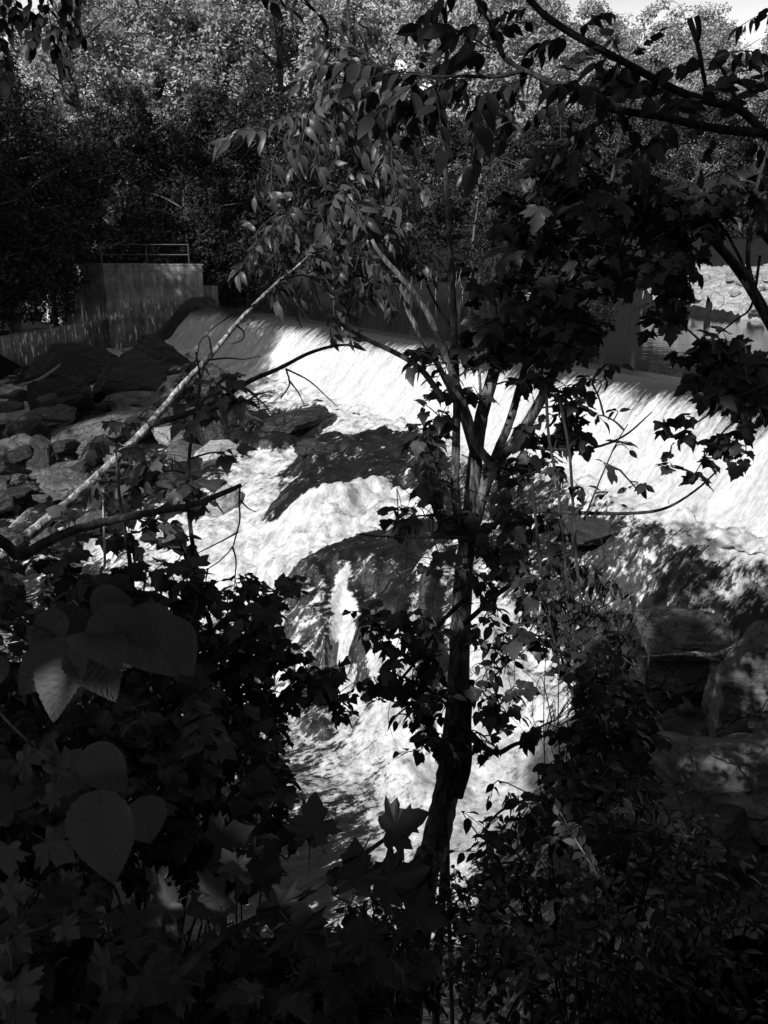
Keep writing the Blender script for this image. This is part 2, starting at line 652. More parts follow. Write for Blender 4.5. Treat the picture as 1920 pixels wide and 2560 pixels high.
def pinnate(pairs=5, leaflet=T_lance, ls=0.42, arch=0.45, hang=0.5, spread=0.85, seed=0, jit=0.18, miss=0.08):
    r = np.random.default_rng(seed)
    parts = []
    bend = r.normal(0, 0.12)
    def rp(t):
        return np.array([bend * t * t, t, -arch * t * t])
    ts = np.linspace(0.26, 0.94, pairs)
    for k, t in enumerate(ts):
        for s in (-1, 1):
            if r.uniform() < miss: continue
            d = np.array([s * spread, 0.45, -hang]) + r.normal(0, jit, 3)
            M = frame(d, np.array([s * -0.1, -0.2, 1]) + r.normal(0, jit * 1.6, 3))
            parts.append(xf(leaflet, M, rp(min(1, t + r.normal(0, 0.02))), ls * (0.8 + 0.3 * math.sin(math.pi * (0.2 + 0.7 * t))) * r.uniform(0.78, 1.12)))
    M = frame(np.array([bend * 2, 1, -2 * arch - 0.1]) + r.normal(0, jit, 3), np.array([0, 0.5, 1]))
    parts.append(xf(leaflet, M, rp(1.0), ls))
    V, F = [], []
    for i, t in enumerate(np.linspace(0, 1, 6)):
        c = rp(t)
        V += [c + (-0.008, 0, 0), c + (0.008, 0, 0), c + (0, 0, -0.012)]
        if i:
            b = (i - 1) * 3
            F += [(b, b + 1, b + 4, b + 3), (b + 1, b + 2, b + 5, b + 4), (b + 2, b, b + 3, b + 5)]
    parts.append(pack(V, F))
    return merge(parts)


T_ash = [pinnate(4, blade(6, 0.38 + 0.03 * k, 0.42, 0.3, 0.35 + 0.1 * k), 0.46, 0.45 + 0.08 * k, 0.65, 0.75, 10 + k, 0.2) for k in range(4)]
T_walnut = [pinnate(5 + k % 2, blade(9, 0.52 + 0.04 * (k % 3), 0.36, 0.14, 0.2 + 0.1 * (k % 4)), 0.29, 0.22 + 0.06 * k, 0.7, 0.75, 30 + k, 0.24, 0.12) for k in range(6)]


def pick(tm):
    return tm[rng.integers(len(tm))] if isinstance(tm, list) else tm


def frames(dirs, ups):
    y = nrm(dirs)
    x = nrm(np.cross(y, ups))
    z = np.cross(x, y)
    return np.stack([x, y, z], 1)


# ------------------------------------------------------------------ the setting: ground, river, weir
CR0 = np.array([-10.6, 48.6])                    # crest at the pier
CR1 = np.array([7.8, 16.4])
AX = nrm(CR1 - CR0)                              # along the crest, towards the right
FL = np.array([AX[1], -AX[0]])                   # downstream
CRLEN = float(np.linalg.norm(CR1 - CR0))
D_W = 2.1


def crest_s(x, y):
    """signed distance downstream of the crest line"""
    return (x - CR0[0]) * FL[0] + (y - CR0[1]) * FL[1]


def grid_mesh(name, xs, ys, zf, material, smooth=True, attr=None, keep=None):
    X, Y = np.meshgrid(xs, ys)
    x, y = X.ravel(), Y.ravel()
    z = zf(x, y)
    nx, ny = len(xs), len(ys)
    i = np.arange(ny - 1)[:, None] * nx + np.arange(nx - 1)[None]
    q = np.stack([i, i + 1, i + nx + 1, i + nx], -1).reshape(-1, 4)
    if keep is not None:
        k = keep(x, y)
        q = q[k[q].all(1)]
    mb = MB()
    mb.add(np.stack([x, y, z], 1), q.ravel(), [4] * len(q))
    me = mb.mesh(name, smooth=smooth)
    if attr is not None:
        for an, av in attr(x, y).items():
            a = me.attributes.new(an, 'FLOAT', 'POINT')
            a.data.foreach_set('value', av.astype(np.float32))
    o = obj(name, me, material)
    o['kind'] = 'structure'
    return o


# far bank waterline (photo pixels at water level), left to right
FB = np.array([gp(px, py, 0)[:2] for px, py in [(400, 731), (544, 729), (960, 735), (1246, 739), (1540, 752)]])
FB = np.vstack([[-60, 62], [-30, 66], FB, [15.3, 46], [15.7, 39.5], [16.7, 35.8], [20, 33], [40, 30], [60, 24]])


def fb_y(x):
    return np.interp(x, FB[:, 0], FB[:, 1])


def ground_z(x, y):
    d = y - fb_y(x)
    far = np.where(d > 0, 0.12 + 0.5 * (1 - np.exp(-d / 2.5)) + 0.17 * d - 0.0006 * d * d, -0.9)
    far = np.where(d > 0, np.minimum(far, 14) + np.minimum(26, 0.006 * np.maximum(0, d - 75) ** 2), -0.9)
    hill = far + np.where(d > 0.5, 0.25 * vnoise(np.stack([x * 0.3, y * 0.3, 0 * x], 1), 3), 0)
    left = 2.0 + 0.10 * np.maximum(0, -14 - x)
    k = np.clip((-13.8 - x) / 2.5, 0, 1) * np.clip((y - 45) / 2, 0, 1)
    z = np.where(d > 0, hill, hill * (1 - k) + left * k)
    dn = crest_s(x, y)
    low = (dn > -0.2) & (y < 60)
    left2 = np.clip((-17.5 - x) / 3.0, 0, 1)
    zlow = -6.8 * (1 - left2) + (-1.9 + 0.12 * np.maximum(0, -20 - x)) * left2
    z = np.where(low, zlow, z)
    beh = y < -2.5
    z = np.where(beh, 1.0 + 0 * x, z)
    return z


def uneven(a, b, n, c, p=2.2):
    t = np.linspace(-1, 1, n)
    t = np.sign(t) * np.abs(t) ** p
    return np.where(t < 0, c + t * (c - a), c + t * (b - c))


grid_mesh('ground', uneven(-1500, 1500, 240, 0, 3), uneven(-800, 2500, 240, 45, 3), ground_z, M_soil)

def gravel_z(x, y):
    return ground_z(x, y) + 0.30 + 0.12 * (1 + fbm(np.stack([x * 1.5, y * 1.5, 0 * x], 1), 4, 91)) * np.clip((y - fb_y(x) + 0.6) / 1.0, 0, 1) - 0.6 * np.clip((-y + fb_y(x)) / 1.2, 0, 1)


grid_mesh('gravel_bank', np.arange(14.2, 30, 0.15), np.arange(30, 60, 0.15), gravel_z, M_rockp, True, None,
          lambda x, y: (y - fb_y(x) > -1.6) & (y - fb_y(x) < 8.5 + 0.6 * np.sin(x * 2.3)) & (x > 14.9) & (y < 49))

# upper pool
mb = MB()
pa = CR0 - AX * 4 - FL * 0.6
pb = CR1 + AX * 30 - FL * 0.6
mb.faces([(pa[0], pa[1], 0.0), (pb[0], pb[1], 0.0), (90, 30, 0.0), (90, 100, 0.0), (-40, 100, 0.0), (pa[0] - 14, pa[1] + 12, 0.0)], [(0, 1, 2, 3, 4, 5)])
tag(obj('pool_water', mb.mesh('pool_water'), M_pool), kind='structure')

# weir: smooth lip, then white water down an ogee face
us = np.arange(-0.1, CRLEN + 9, 0.07)
ss = np.concatenate([np.linspace(-0.7, 0, 6), np.linspace(0.04, 3.05, 64)])


def ogee(s):
    t = np.clip(s / 2.7, 0, 1)
    return -D_W * (t ** 1.75) * (1 - 0.35 * t ** 3) / 0.65


Ug, Sg = np.meshgrid(us, ss)
u_, s_ = Ug.ravel(), Sg.ravel()
zz = np.where(s_ > 0, ogee(s_), 0) + 0.004
fo = np.clip((s_ - 0.5) / 0.6, 0, 1)
zz = zz + fo * 0.10 * fbm(np.stack([u_ * 2.2, s_ * 1.1, 0 * u_], 1), 4, 5) + fo * 0.04 * vnoise(np.stack([u_ * 9, s_ * 5, 0 * u_], 1), 8)
zz = zz + np.clip(s_ - 2.3, 0, 1) * 0.18 * fbm(np.stack([u_ * 1.4, s_ * 1.4, 0 * u_], 1), 4, 6)
xy = CR0[None] + u_[:, None] * AX[None] + s_[:, None] * FL[None]
nx, ny = len(us), len(ss)
i = np.arange(ny - 1)[:, None] * nx + np.arange(nx - 1)[None]
q = np.stack([i, i + 1, i + nx + 1, i + nx], -1).reshape(-1, 4)
mb = MB()
mb.add(np.column_stack([xy, zz]), q.ravel(), [4] * len(q))
me = mb.mesh('waterfall', smooth=True)
uvl = me.uv_layers.new(name='UVMap')
li = np.zeros(len(me.loops), np.int32)
me.loops.foreach_get('vertex_index', li)
uvl.data.foreach_set('uv', np.column_stack([u_[li], s_[li]]).astype(np.float32).ravel())
tag(obj('waterfall', me, M_weir), kind='structure')

# rapids: one height field over bedrock steps.  (px, py, level, whiteness)
CP = [
    (300, 885, -2.35, .7), (450, 930, -2.35, .8), (600, 970, -2.3, .9), (750, 1010, -2.3, 1), (900, 1060, -2.25, 1), (1050, 1095, -2.25, .6),
    (1200, 1135, -2.2, .55), (1400, 1190, -2.2, .65), (1600, 1262, -2.2, .75), (1800, 1330, -2.2, .75), (1900, 1375, -2.2, .7),
    (800, 1115, -2.15, .05), (880, 1100, -2.2, .1), (760, 1185, -2.3, .1), (900, 1170, -2.25, .2), (1000, 1120, -2.25, .3), (1050, 1190, -2.3, .2), (850, 1230, -2.45, .3),
    (800, 1262, -2.62, 1), (720, 1250, -2.7, 1), (950, 1255, -2.6, 1), (870, 1262, -2.6, 1), (1040, 1265, -2.55, .8), (1000, 1300, -2.65, .2), (1120, 1240, -2.4, .15),
    (1300, 1210, -2.28, .18), (1450, 1250, -2.3, .2), (1600, 1325, -2.3, .15), (1750, 1395, -2.35, .15), (1880, 1445, -2.45, .2), (1700, 1365, -2.3, .2), (1850, 1480, -2.7, .9), (1720, 1465, -2.9, .85), (1350, 1270, -2.35, .1), (1520, 1350, -2.35, .1),
    (1550, 1400, -2.9, .1), (1650, 1430, -3.0, .05), (1760, 1450, -3.0, .1), (1500, 1430, -3.0, .6), (1650, 1470, -3.05, .8), (1800, 1500, -3.05, .95), (1900, 1490, -2.95, .75), (1920, 1530, -3.05, .85),
    (1400, 1440, -3.0, .3), (1300, 1400, -2.9, .2), (1150, 1390, -2.8, .4), (1050, 1360, -2.7, .3), (1600, 1520, -3.1, .3), (1450, 1520, -3.1, .25), (1560, 1480, -3.05, .5),
    (740, 1070, -2.6, 1), (690, 1120, -2.8, 1), (640, 1180, -3.1, 1), (560, 1300, -3.6, 1), (480, 1380, -3.8, 1), (400, 1410, -3.9, .85), (650, 1270, -3.4, 1), (600, 1400, -3.9, 1), (690, 1400, -3.9, .95), (700, 1330, -3.6, 1),
    (750, 1320, -3.0, .05), (850, 1380, -3.05, .1), (790, 1420, -3.3, .1), (760, 1380, -3.1, .05), (950, 1440, -3.1, .2), (920, 1390, -3.0, .15), (900, 1470, -3.3, .8), (720, 1450, -3.7, .8), (760, 1500, -4.0, .75),
    (800, 1500, -3.8, .45), (820, 1540, -4.2, .45), (780, 1580, -4.6, .4), (870, 1590, -4.6, 1), (880, 1650, -5.0, .95), (880, 1520, -4.0, .75), (1000, 1480, -3.25, .25), (1040, 1430, -3.0, .6), (1010, 1510, -3.6, .2), (960, 1520, -3.7, .3),
    (960, 1660, -5.0, 1), (900, 1720, -5.5, 1), (850, 1770, -5.7, 1), (820, 1850, -5.8, .95), (760, 1830, -5.8, .8), (720, 1900, -5.85, .45), (800, 1920, -5.85, .4), (880, 1960, -5.9, .75), (950, 1900, -5.75, .95),
    (1020, 1480, -3.4, .9), (1000, 1580, -4.4, .9), (1080, 1510, -3.5, .1), (1090, 1600, -4.2, .4), (1060, 1700, -5.0, .8), (1100, 1950, -5.8, 1), (1150, 2100, -5.9, 1), (1200, 2000, -5.85, 1), (1000, 2100, -5.95, .8), (900, 2080, -6, .4),
    (1200, 1430, -3.1, .9), (1300, 1480, -3.4, .7), (1250, 1560, -3.9, .9), (1280, 1660, -4.6, .95), (1350, 1700, -4.9, 1), (1400, 1760, -5.2, 1), (1450, 1640, -4.4, .3), (1500, 1560, -3.7, .15), (1550, 1580, -3.9, .5),
    (1580, 1690, -4.6, .5), (1500, 1770, -5.2, .8), (1400, 1850, -5.7, 1), (1250, 1900, -5.7, 1), (1300, 2000, -5.8, .9), (1480, 1880, -5.4, .3),
    (600, 1950, -6, .12), (400, 1950, -6, .05), (200, 1950, -6, .05), (500, 1760, -6, .1), (300, 1700, -6, .1), (640, 1800, -5.95, .3), (600, 2100, -6, .05), (300, 2200, -6, .02), (100, 2000, -6, .05), (800, 2200, -6, .1), (1100, 2300, -6, .6), (1100, 2500, -6, .5), (1300, 2300, -6, .4), (500, 2400, -6, .05),
    (100, 1300, -4.0, .3), (300, 1340, -4.1, .95), (230, 1370, -4.2, .95), (60, 1215, -3.6, .95), (150, 1265, -3.9, .1), (300, 1200, -3.4, .2), (200, 1100, -3.2, .1), (400, 1100, -3.0, .2), (400, 1250, -3.7, .2), (100, 1370, -4.3, .5),
    (50, 1040, -3.1, .95), (70, 980, -2.7, .85), (30, 1090, -3.4, .05), (140, 920, -2.5, .1), (300, 930, -2.45, .2), (230, 900, -2.45, .35), (350, 1000, -2.55, .05), (500, 1010, -2.4, .3), (560, 1010, -2.4, .5),
    (600, 1035, -2.4, .1), (720, 1030, -2.4, .3), (700, 1060, -2.55, .1), (560, 1120, -2.9, .1), (460, 1180, -3.2, .1), (650, 1080, -2.8, .4),
    (200, 1450, -4.8, .1), (0, 1500, -5.0, .1), (400, 1500, -4.6, .7), (550, 1500, -4.5, .9), (600, 1620, -5.3, .6), (400, 1650, -5.8, .2), (480, 1570, -5.2, .4),
    (1700, 1600, -3.4, 0), (1850, 1640, -3.4, .1), (1700, 1750, -4.2, 0), (1850, 1850, -3.8, 0), (1620, 1850, -4.4, 0), (1700, 2000, -3.9, 0), (1850, 2050, -3.2, 0), (1560, 1980, -4.8, 0), (1650, 2200, -3.6, 0), (1450, 2100, -5.6, .1), (1900, 2300, -2.4, 0),
]
CW = np.array([list(gp(a, b, c)) + [d] for a, b, c, d in CP])


def idw(x, y, col, p=2.8):
    out = np.zeros(len(x))
    for a in range(0, len(x), 20000):
        d2 = (x[a:a + 20000, None] - CW[None, :, 0]) ** 2 + (y[a:a + 20000, None] - CW[None, :, 1]) ** 2 + 0.02
        wg = d2 ** (-p / 2)
        out[a:a + 20000] = (wg * CW[None, :, col]).sum(1) / wg.sum(1)
    return out


CGX, CGY = np.arange(-22, 14.01, 0.2), np.arange(4, 50.01, 0.2)


def coarse(col, sig):
    X, Y = np.meshgrid(CGX, CGY)
    g = idw(X.ravel(), Y.ravel(), col).reshape(X.shape)
    if col == 2:
        s = crest_s(X, Y)
        t = np.clip((s - 2.7) / 1.6, 0, 1)
        g = g * t + (-D_W - 0.02) * (1 - t)
    k = np.exp(-0.5 * (np.arange(-6, 7) * 0.2 / sig) ** 2)
    k /= k.sum()
    for ax in (0, 1):
        gp_ = np.pad(g, [(6, 6) if a_ == ax else (0, 0) for a_ in (0, 1)], 'edge')
        g = sum(k[j] * np.take(gp_, range(j, j + g.shape[ax]), ax) for j in range(13))
    return g


GRID = {2: coarse(2, 0.34), 3: coarse(3, 0.22)}


def samp(col, x, y):
    fx = np.clip((x - CGX[0]) / 0.2, 0, len(CGX) - 1.001)
    fy = np.clip((y - CGY[0]) / 0.2, 0, len(CGY) - 1.001)
    i, j = fx.astype(int), fy.astype(int)
    u, v = fx - i, fy - j
    g = GRID[col]
    return g[j, i] * (1 - u) * (1 - v) + g[j, i + 1] * u * (1 - v) + g[j + 1, i] * (1 - u) * v + g[j + 1, i + 1] * u * v


# (photo outline, level, whiteness of the water running over it)
LEDGES = [
    ([(650, 1222), (662, 1192), (709, 1169), (742, 1149), (775, 1130), (800, 1108), (864, 1110), (960, 1104), (1060, 1112), (1120, 1150), (1100, 1230), (1000, 1222), (931, 1200), (864, 1222), (782, 1230), (715, 1226)], -2.28, .27),
    ([(716, 1318), (750, 1308), (790, 1300), (848, 1296), (1000, 1300), (1100, 1310), (1130, 1380), (1040, 1410), (1000, 1490), (930, 1500), (880, 1462), (884, 1430), (864, 1392), (830, 1420), (812, 1448), (780, 1432), (735, 1385)], -2.95, .24),
    ([(1150, 1150), (1300, 1185), (1420, 1235), (1560, 1285), (1700, 1318), (1800, 1350), (1960, 1400), (1960, 1450), (1800, 1415), (1700, 1405), (1640, 1420), (1560, 1425), (1450, 1395), (1350, 1345), (1240, 1320), (1150, 1260)], -2.27, .40),
    ([(560, 1020), (640, 1028), (720, 1034), (790, 1038), (800, 1066), (740, 1082), (680, 1090), (600, 1072), (540, 1060)], -2.3, .12),
    ([(640, 1232), (740, 1240), (864, 1230), (960, 1222), (1060, 1240), (1090, 1275), (1000, 1292), (850, 1290), (740, 1304), (640, 1310)], -2.55, .98),
    ([(812, 1452), (868, 1398), (888, 1432), (880, 1470), (850, 1510), (800, 1484)], -3.2, .98),
    ([(930, 1500), (1010, 1486), (1060, 1410), (1110, 1390), (1090, 1440), (1050, 1500), (1020, 1560), (960, 1560)], -3.2, .9),
    ([(1040, 1500), (1090, 1480), (1110, 1560), (1080, 1640), (1040, 1600)], -3.6, .1),
    ([(720, 1500), (800, 1480), (830, 1560), (820, 1640), (760, 1640), (710, 1570)], -4.0, .42),
    ([(1480, 1545), (1560, 1550), (1640, 1560), (1600, 1640), (1640, 1700), (1560, 1720), (1470, 1640)], -3.6, .12),
]
LEDGEW = []
for poly, lz, lf in LEDGES:
    LEDGEW.append((np.array([gp(a, b, lz)[:2] for a, b in poly]), lz, lf))


def poly_dist(x, y, P):
    # signed distance, positive inside
    n = len(P)
    d = np.full(len(x), 1e9)
    ins = np.zeros(len(x), bool)
    for i in range(n):
        ax_, ay_ = P[i]
        bx_, by_ = P[(i + 1) % n]
        ex, ey = bx_ - ax_, by_ - ay_
        t = np.clip(((x - ax_) * ex + (y - ay_) * ey) / (ex * ex + ey * ey), 0, 1)
        d = np.minimum(d, np.hypot(x - ax_ - t * ex, y - ay_ - t * ey))
        c = ((ay_ > y) != (by_ > y)) & (x < ex * (y - ay_) / (ey if abs(ey) > 1e-9 else 1e-9) + ax_)
        ins ^= c
    return np.where(ins, d, -d)


def ledge(x, y):
    wx = x + 0.11 * fbm(np.stack([x * 1.6, y * 1.6, 0 * x], 1), 4, 61)
    wy = y + 0.11 * fbm(np.stack([x * 1.6, y * 1.6, 0 * x + 9], 1), 4, 62)
    out = []
    for P, lz, lf in LEDGEW:
        lo, hi = P.min(0) - 1, P.max(0) + 1
        m_ = (wx > lo[0]) & (wx < hi[0]) & (wy > lo[1]) & (wy < hi[1])
        d = np.full(len(x), -1.0)
        d[m_] = poly_dist(wx[m_], wy[m_], P)
        out.append((d, lz, lf))
    return out


def bed_z(x, y):
    z = samp(2, x, y)
    f = samp(3, x, y)
    q3 = np.stack([x * 0.9, y * 0.9, 0 * x], 1)
    al, ac = x * FL[0] + y * FL[1], x * AX[0] + y * AX[1]
    steps = np.stack([al * 0.35 + 0.3 * ac, ac * 1.3, 0 * x], 1)
    for d, lz, lf in ledge(x, y):
        k = np.clip((d + 0.10) / 0.2, 0, 1)
        k = k * k * (3 - 2 * k)
        rel = (0.16 if lf < 0.5 else 0.10) + (1 if lf < 0.5 else 0.35) * 0.07 * np.clip(np.floor(2.2 * fbm(steps, 3, 71) + 0.5), -2, 2) + 0.05 * fbm(q3 * 4, 4, 72)
        z = z + rel * k
        f = f * (1 - k) + lf * k
    amp = np.clip((z + 6.1) / 1.2, 0.12, 1)
    z = z + amp * 0.13 * fbm(q3 * 1.3, 5, 11) + amp * (1 - f) * 0.16 * fbm(np.stack([(x * FL[0] + y * FL[1]) * 0.5, (x * AX[0] + y * AX[1]) * 1.9, 0 * x], 1), 5, 21, True) + f * np.clip((z + 6.2) / 0.5, 0.3, 1) * (0.09 * fbm(q3 * 2.4, 4, 31) + 0.05 * np.abs(fbm(q3 * 6, 3, 33)))
    return z


def foam_v(x, y):
    f = samp(3, x, y)
    for d, lz, lf in ledge(x, y):
        k = np.clip((d + 0.14) / 0.2, 0, 1)
        f = f * (1 - k) + lf * k
    s = crest_s(x, y)
    f = np.maximum(f, 1 - np.clip((s - 2.9) / 0.9, 0, 1))
    return {'foam': np.clip(f + 0.10 * fbm(np.stack([x * 1.5, y * 1.5, 0 * x], 1), 3, 41), 0, 1)}


def rap_keep(x, y):
    return (crest_s(x, y) > 2.4) & (x > -22) & ~((x < -17.5) & (y > 36))


grid_mesh('river_rapids', np.arange(-21, 13, 0.06), np.arange(5.2, 48, 0.06), bed_z, M_rapid, True, foam_v, rap_keep)


def bank_z(x, y):
    y1 = 7.2 + 1.3 * np.clip(x - 3.2, 0, 3)
    t = np.clip((y - 0.5) / (y1 - 0.5), 0, 1.25)
    z = 1.15 - 7.6 * t
    return z + 0.25 * fbm(np.stack([x * 0.8, y * 0.8, 0 * x], 1), 4, 51) * np.clip(t * 4, 0, 1)


grid_mesh('river_bank', np.arange(-26, 18, 0.15), np.arange(-9, 9.5, 0.15), bank_z, M_soil)

# foam flecks and sky glints on the dark lower pool, all painted as white discs
mb = MB()
hexa = pack([(math.cos(a) * 0.5, math.sin(a) * 0.35, 0.0) for a in np.linspace(0, 2 * np.pi, 9)[:-1]] + [(0, 0, 0.12)], [(i, (i + 1) % 8, 8) for i in range(8)])
pos = []
for (cx, cy, rx, ry, nf) in [(110, 2160, 130, 50, 90), (430, 2270, 260, 70, 170), (700, 2160, 120, 80, 90), (330, 1760, 250, 60, 60), (650, 2420, 250, 80, 60), (1100, 2400, 100, 120, 120)]:
    for k in range(nf):
        g = gp(cx + rx * rng.normal() * 0.6, cy + ry * rng.normal() * 0.6, -5.93)
        pos.append(g)
pos = np.array(pos)
a = rng.uniform(0, 6.28, len(pos))
Mr = np.stack([np.stack([np.cos(a), np.sin(a), 0 * a], 1), np.stack([-np.sin(a), np.cos(a), 0 * a], 1), np.tile([0, 0, 1.0], (len(a), 1))], 1)
mb.tmpl(hexa, pos, Mr, rng.uniform(0.04, 0.13, len(pos)))
tag(obj('foam', mb.mesh('foam'), M_fleck), label='small white foam flecks and painted sky glints on the dark lower pool', cat='foam', kind='stuff')

# ------------------------------------------------------------------ concrete pier with railing, and the lower wing wall
def prism(mb, poly, z0, z1):
    poly = [np.asarray(p)[:2] for p in poly]
    nn = len(poly)
    z0 = z0 if hasattr(z0, '__len__') else [z0] * nn
    z1 = z1 if hasattr(z1, '__len__') else [z1] * nn
    V = [(p[0], p[1], z) for p, z in zip(poly, z0)] + [(p[0], p[1], z) for p, z in zip(poly, z1)]
    F = [tuple(range(nn))[::-1], tuple(range(nn, 2 * nn))] + [(i, (i + 1) % nn, nn + (i + 1) % nn, nn + i) for i in range(nn)]
    mb.faces(V, F)


A = CR0 - FL * 0.0
PT = 2.2
pU = gp(505, 664, PT)[:2]                         # upstream top corner
pD = gp(257, 664, PT)[:2]                         # downstream top corner
back = nrm(np.array([-0.75, 0.66]))
pier = thing('concrete_pier', 'weathered grey concrete abutment with a pipe railing at the left end of the weir', 'pier', (pD[0], pD[1], -3))
o3 = np.array([pD[0], pD[1], -3])
mb = MB()
prism(mb, [pD - FL * 0.0, pU, pU + back * 9, pD + back * 9 + FL * 0], -3, PT)
obj('wall', mb.mesh('wall', o3), M_conc, pier)
mb = MB()
nf = nrm(pU - pD)
pb0 = pU + back * 1.2 + nf * 0.003
prism(mb, [pb0, pb0 + nf * 1.6, pb0 + nf * 1.6 + back * 5, pb0 + back * 5], -2, 1.0)
obj('buttress', mb.mesh('buttress', o3), M_conc, pier)
mb = MB()
prism(mb, [pD - nf * 0.05 + np.array([0.04, -0.04]), pU + nf * 0.05 + np.array([0.04, -0.04]), pU + nf * 0.05 + back * 9, pD - nf * 0.05 + back * 9], PT + 0.003, PT + 0.10)
obj('coping', mb.mesh('coping', o3), M_conc, pier)
sp = np.linspace(-0.8, 3.4, 40)
mb = MB()
V = []
for s_1 in sp:
    z_1 = (ogee(s_1) if s_1 > 0 else 0.0) + 0.30
    for u_1, zz_1 in ((-1.5, z_1 + 0.12), (-0.75, z_1 + 0.08), (-0.08, z_1 - 0.02), (-0.08, -3.2), (-1.5, -3.2)):
        q_ = CR0 + AX * u_1 + FL * s_1
        V.append((q_[0], q_[1], zz_1))
Fc = []
for i_ in range(len(sp) - 1):
    for j_ in range(5):
        a_, b_ = i_ * 5 + j_, i_ * 5 + (j_ + 1) % 5
        Fc.append((a_, b_, b_ + 5, a_ + 5))
Fc += [(0, 1, 2, 3, 4), tuple(range(len(V) - 5, len(V)))[::-1]]
mb.faces(V, Fc)
obj('wet_foot', mb.mesh('wet_foot', o3), M_rockw, pier)
rail = thing('railing', 'thin pipe railing along the top edge of the concrete abutment', 'railing', (pD[0], pD[1], PT + .1))
o4 = np.array([pD[0], pD[1], PT + 0.1])
r0 = pD + nf * 0.15 + back * 0.35
r1 = pU - nf * 0.55 + back * 0.35
for k, f in enumerate((0.0, 0.52, 1.0)):
    c = r0 + (r1 - r0) * f
    mb = MB(); mb.tube([(c[0], c[1], PT + 0.1), (c[0], c[1], PT + 1.25)], 0.035 if k else 0.05, 8)
    obj('post', mb.mesh('post', o4), M_metal, rail)
for h in (0.62, 1.2):
    mb = MB(); mb.tube([(r0[0], r0[1], PT + h), (r1[0], r1[1], PT + h)], 0.028, 8)
    obj('rail', mb.mesh('rail', o4), M_metal, rail)
w0 = gp(252, 800, -1.0)[:2]
wl = gp(-60, 846, -1.25)[:2]
wi = thing('wing_wall', 'low dark concrete wing wall sloping left from the abutment above the boulders', 'wall', (w0[0], w0[1], -3.2))
o5 = np.array([w0[0], w0[1], -3.2])
mb = MB()
wd = nrm(wl - w0)
wn = np.array([wd[1], -wd[0]])
if wn[1] < 0: wn = -wn
w1 = w0 + wd * 22
prism(mb, [w0, w1, w1 + wn * 0.5, w0 + wn * 0.5], -3.2, [-1.0, -1.95, -1.95, -1.0])
obj('wall_face', mb.mesh('wall_face', o5), M_conc, wi)


# ------------------------------------------------------------------ boulders
def boulder(seed, size, planes=14, sub=4, rough=0.05, strata=0.05):
    r = np.random.default_rng(seed)
    bm_ = bpy.data.meshes.new('tmp')
    import bmesh
    b = bmesh.new()
    bmesh.ops.create_icosphere(b, subdivisions=sub, radius=1)
    V = np.array([v.co[:] for v in b.verts])
    F = [[v.index for v in f.verts] for f in b.faces]
    b.free()
    bpy.data.meshes.remove(bm_)
    N = nrm(r.normal(size=(planes, 3)))
    D = r.uniform(0.62, 0.95, planes)
    dots = V @ N.T
    rad = np.where(dots > 0.05, D[None] / np.maximum(dots, 0.05), 9)
    rr = np.minimum(rad.min(1), 1.15)
    V = V * rr[:, None]
    sd = r.integers(1000)
    V = V * (1 + rough * fbm(V * 2.0 + sd, 6, int(sd)) + rough * 0.5 * fbm(V * np.array([1.5, 1.5, 5.0]) + sd, 4, int(sd) + 9, True))[:, None]
    ly = V @ nrm(np.array([0.3, 0.5, 1.0]))
    V = V * (1 + strata * vnoise(np.stack([ly * 7, 0 * ly, 0 * ly + sd], 1), 3))[:, None]
    V = V * np.asarray(size)
    mb = MB()
    mb.faces(V, F)
    return mb


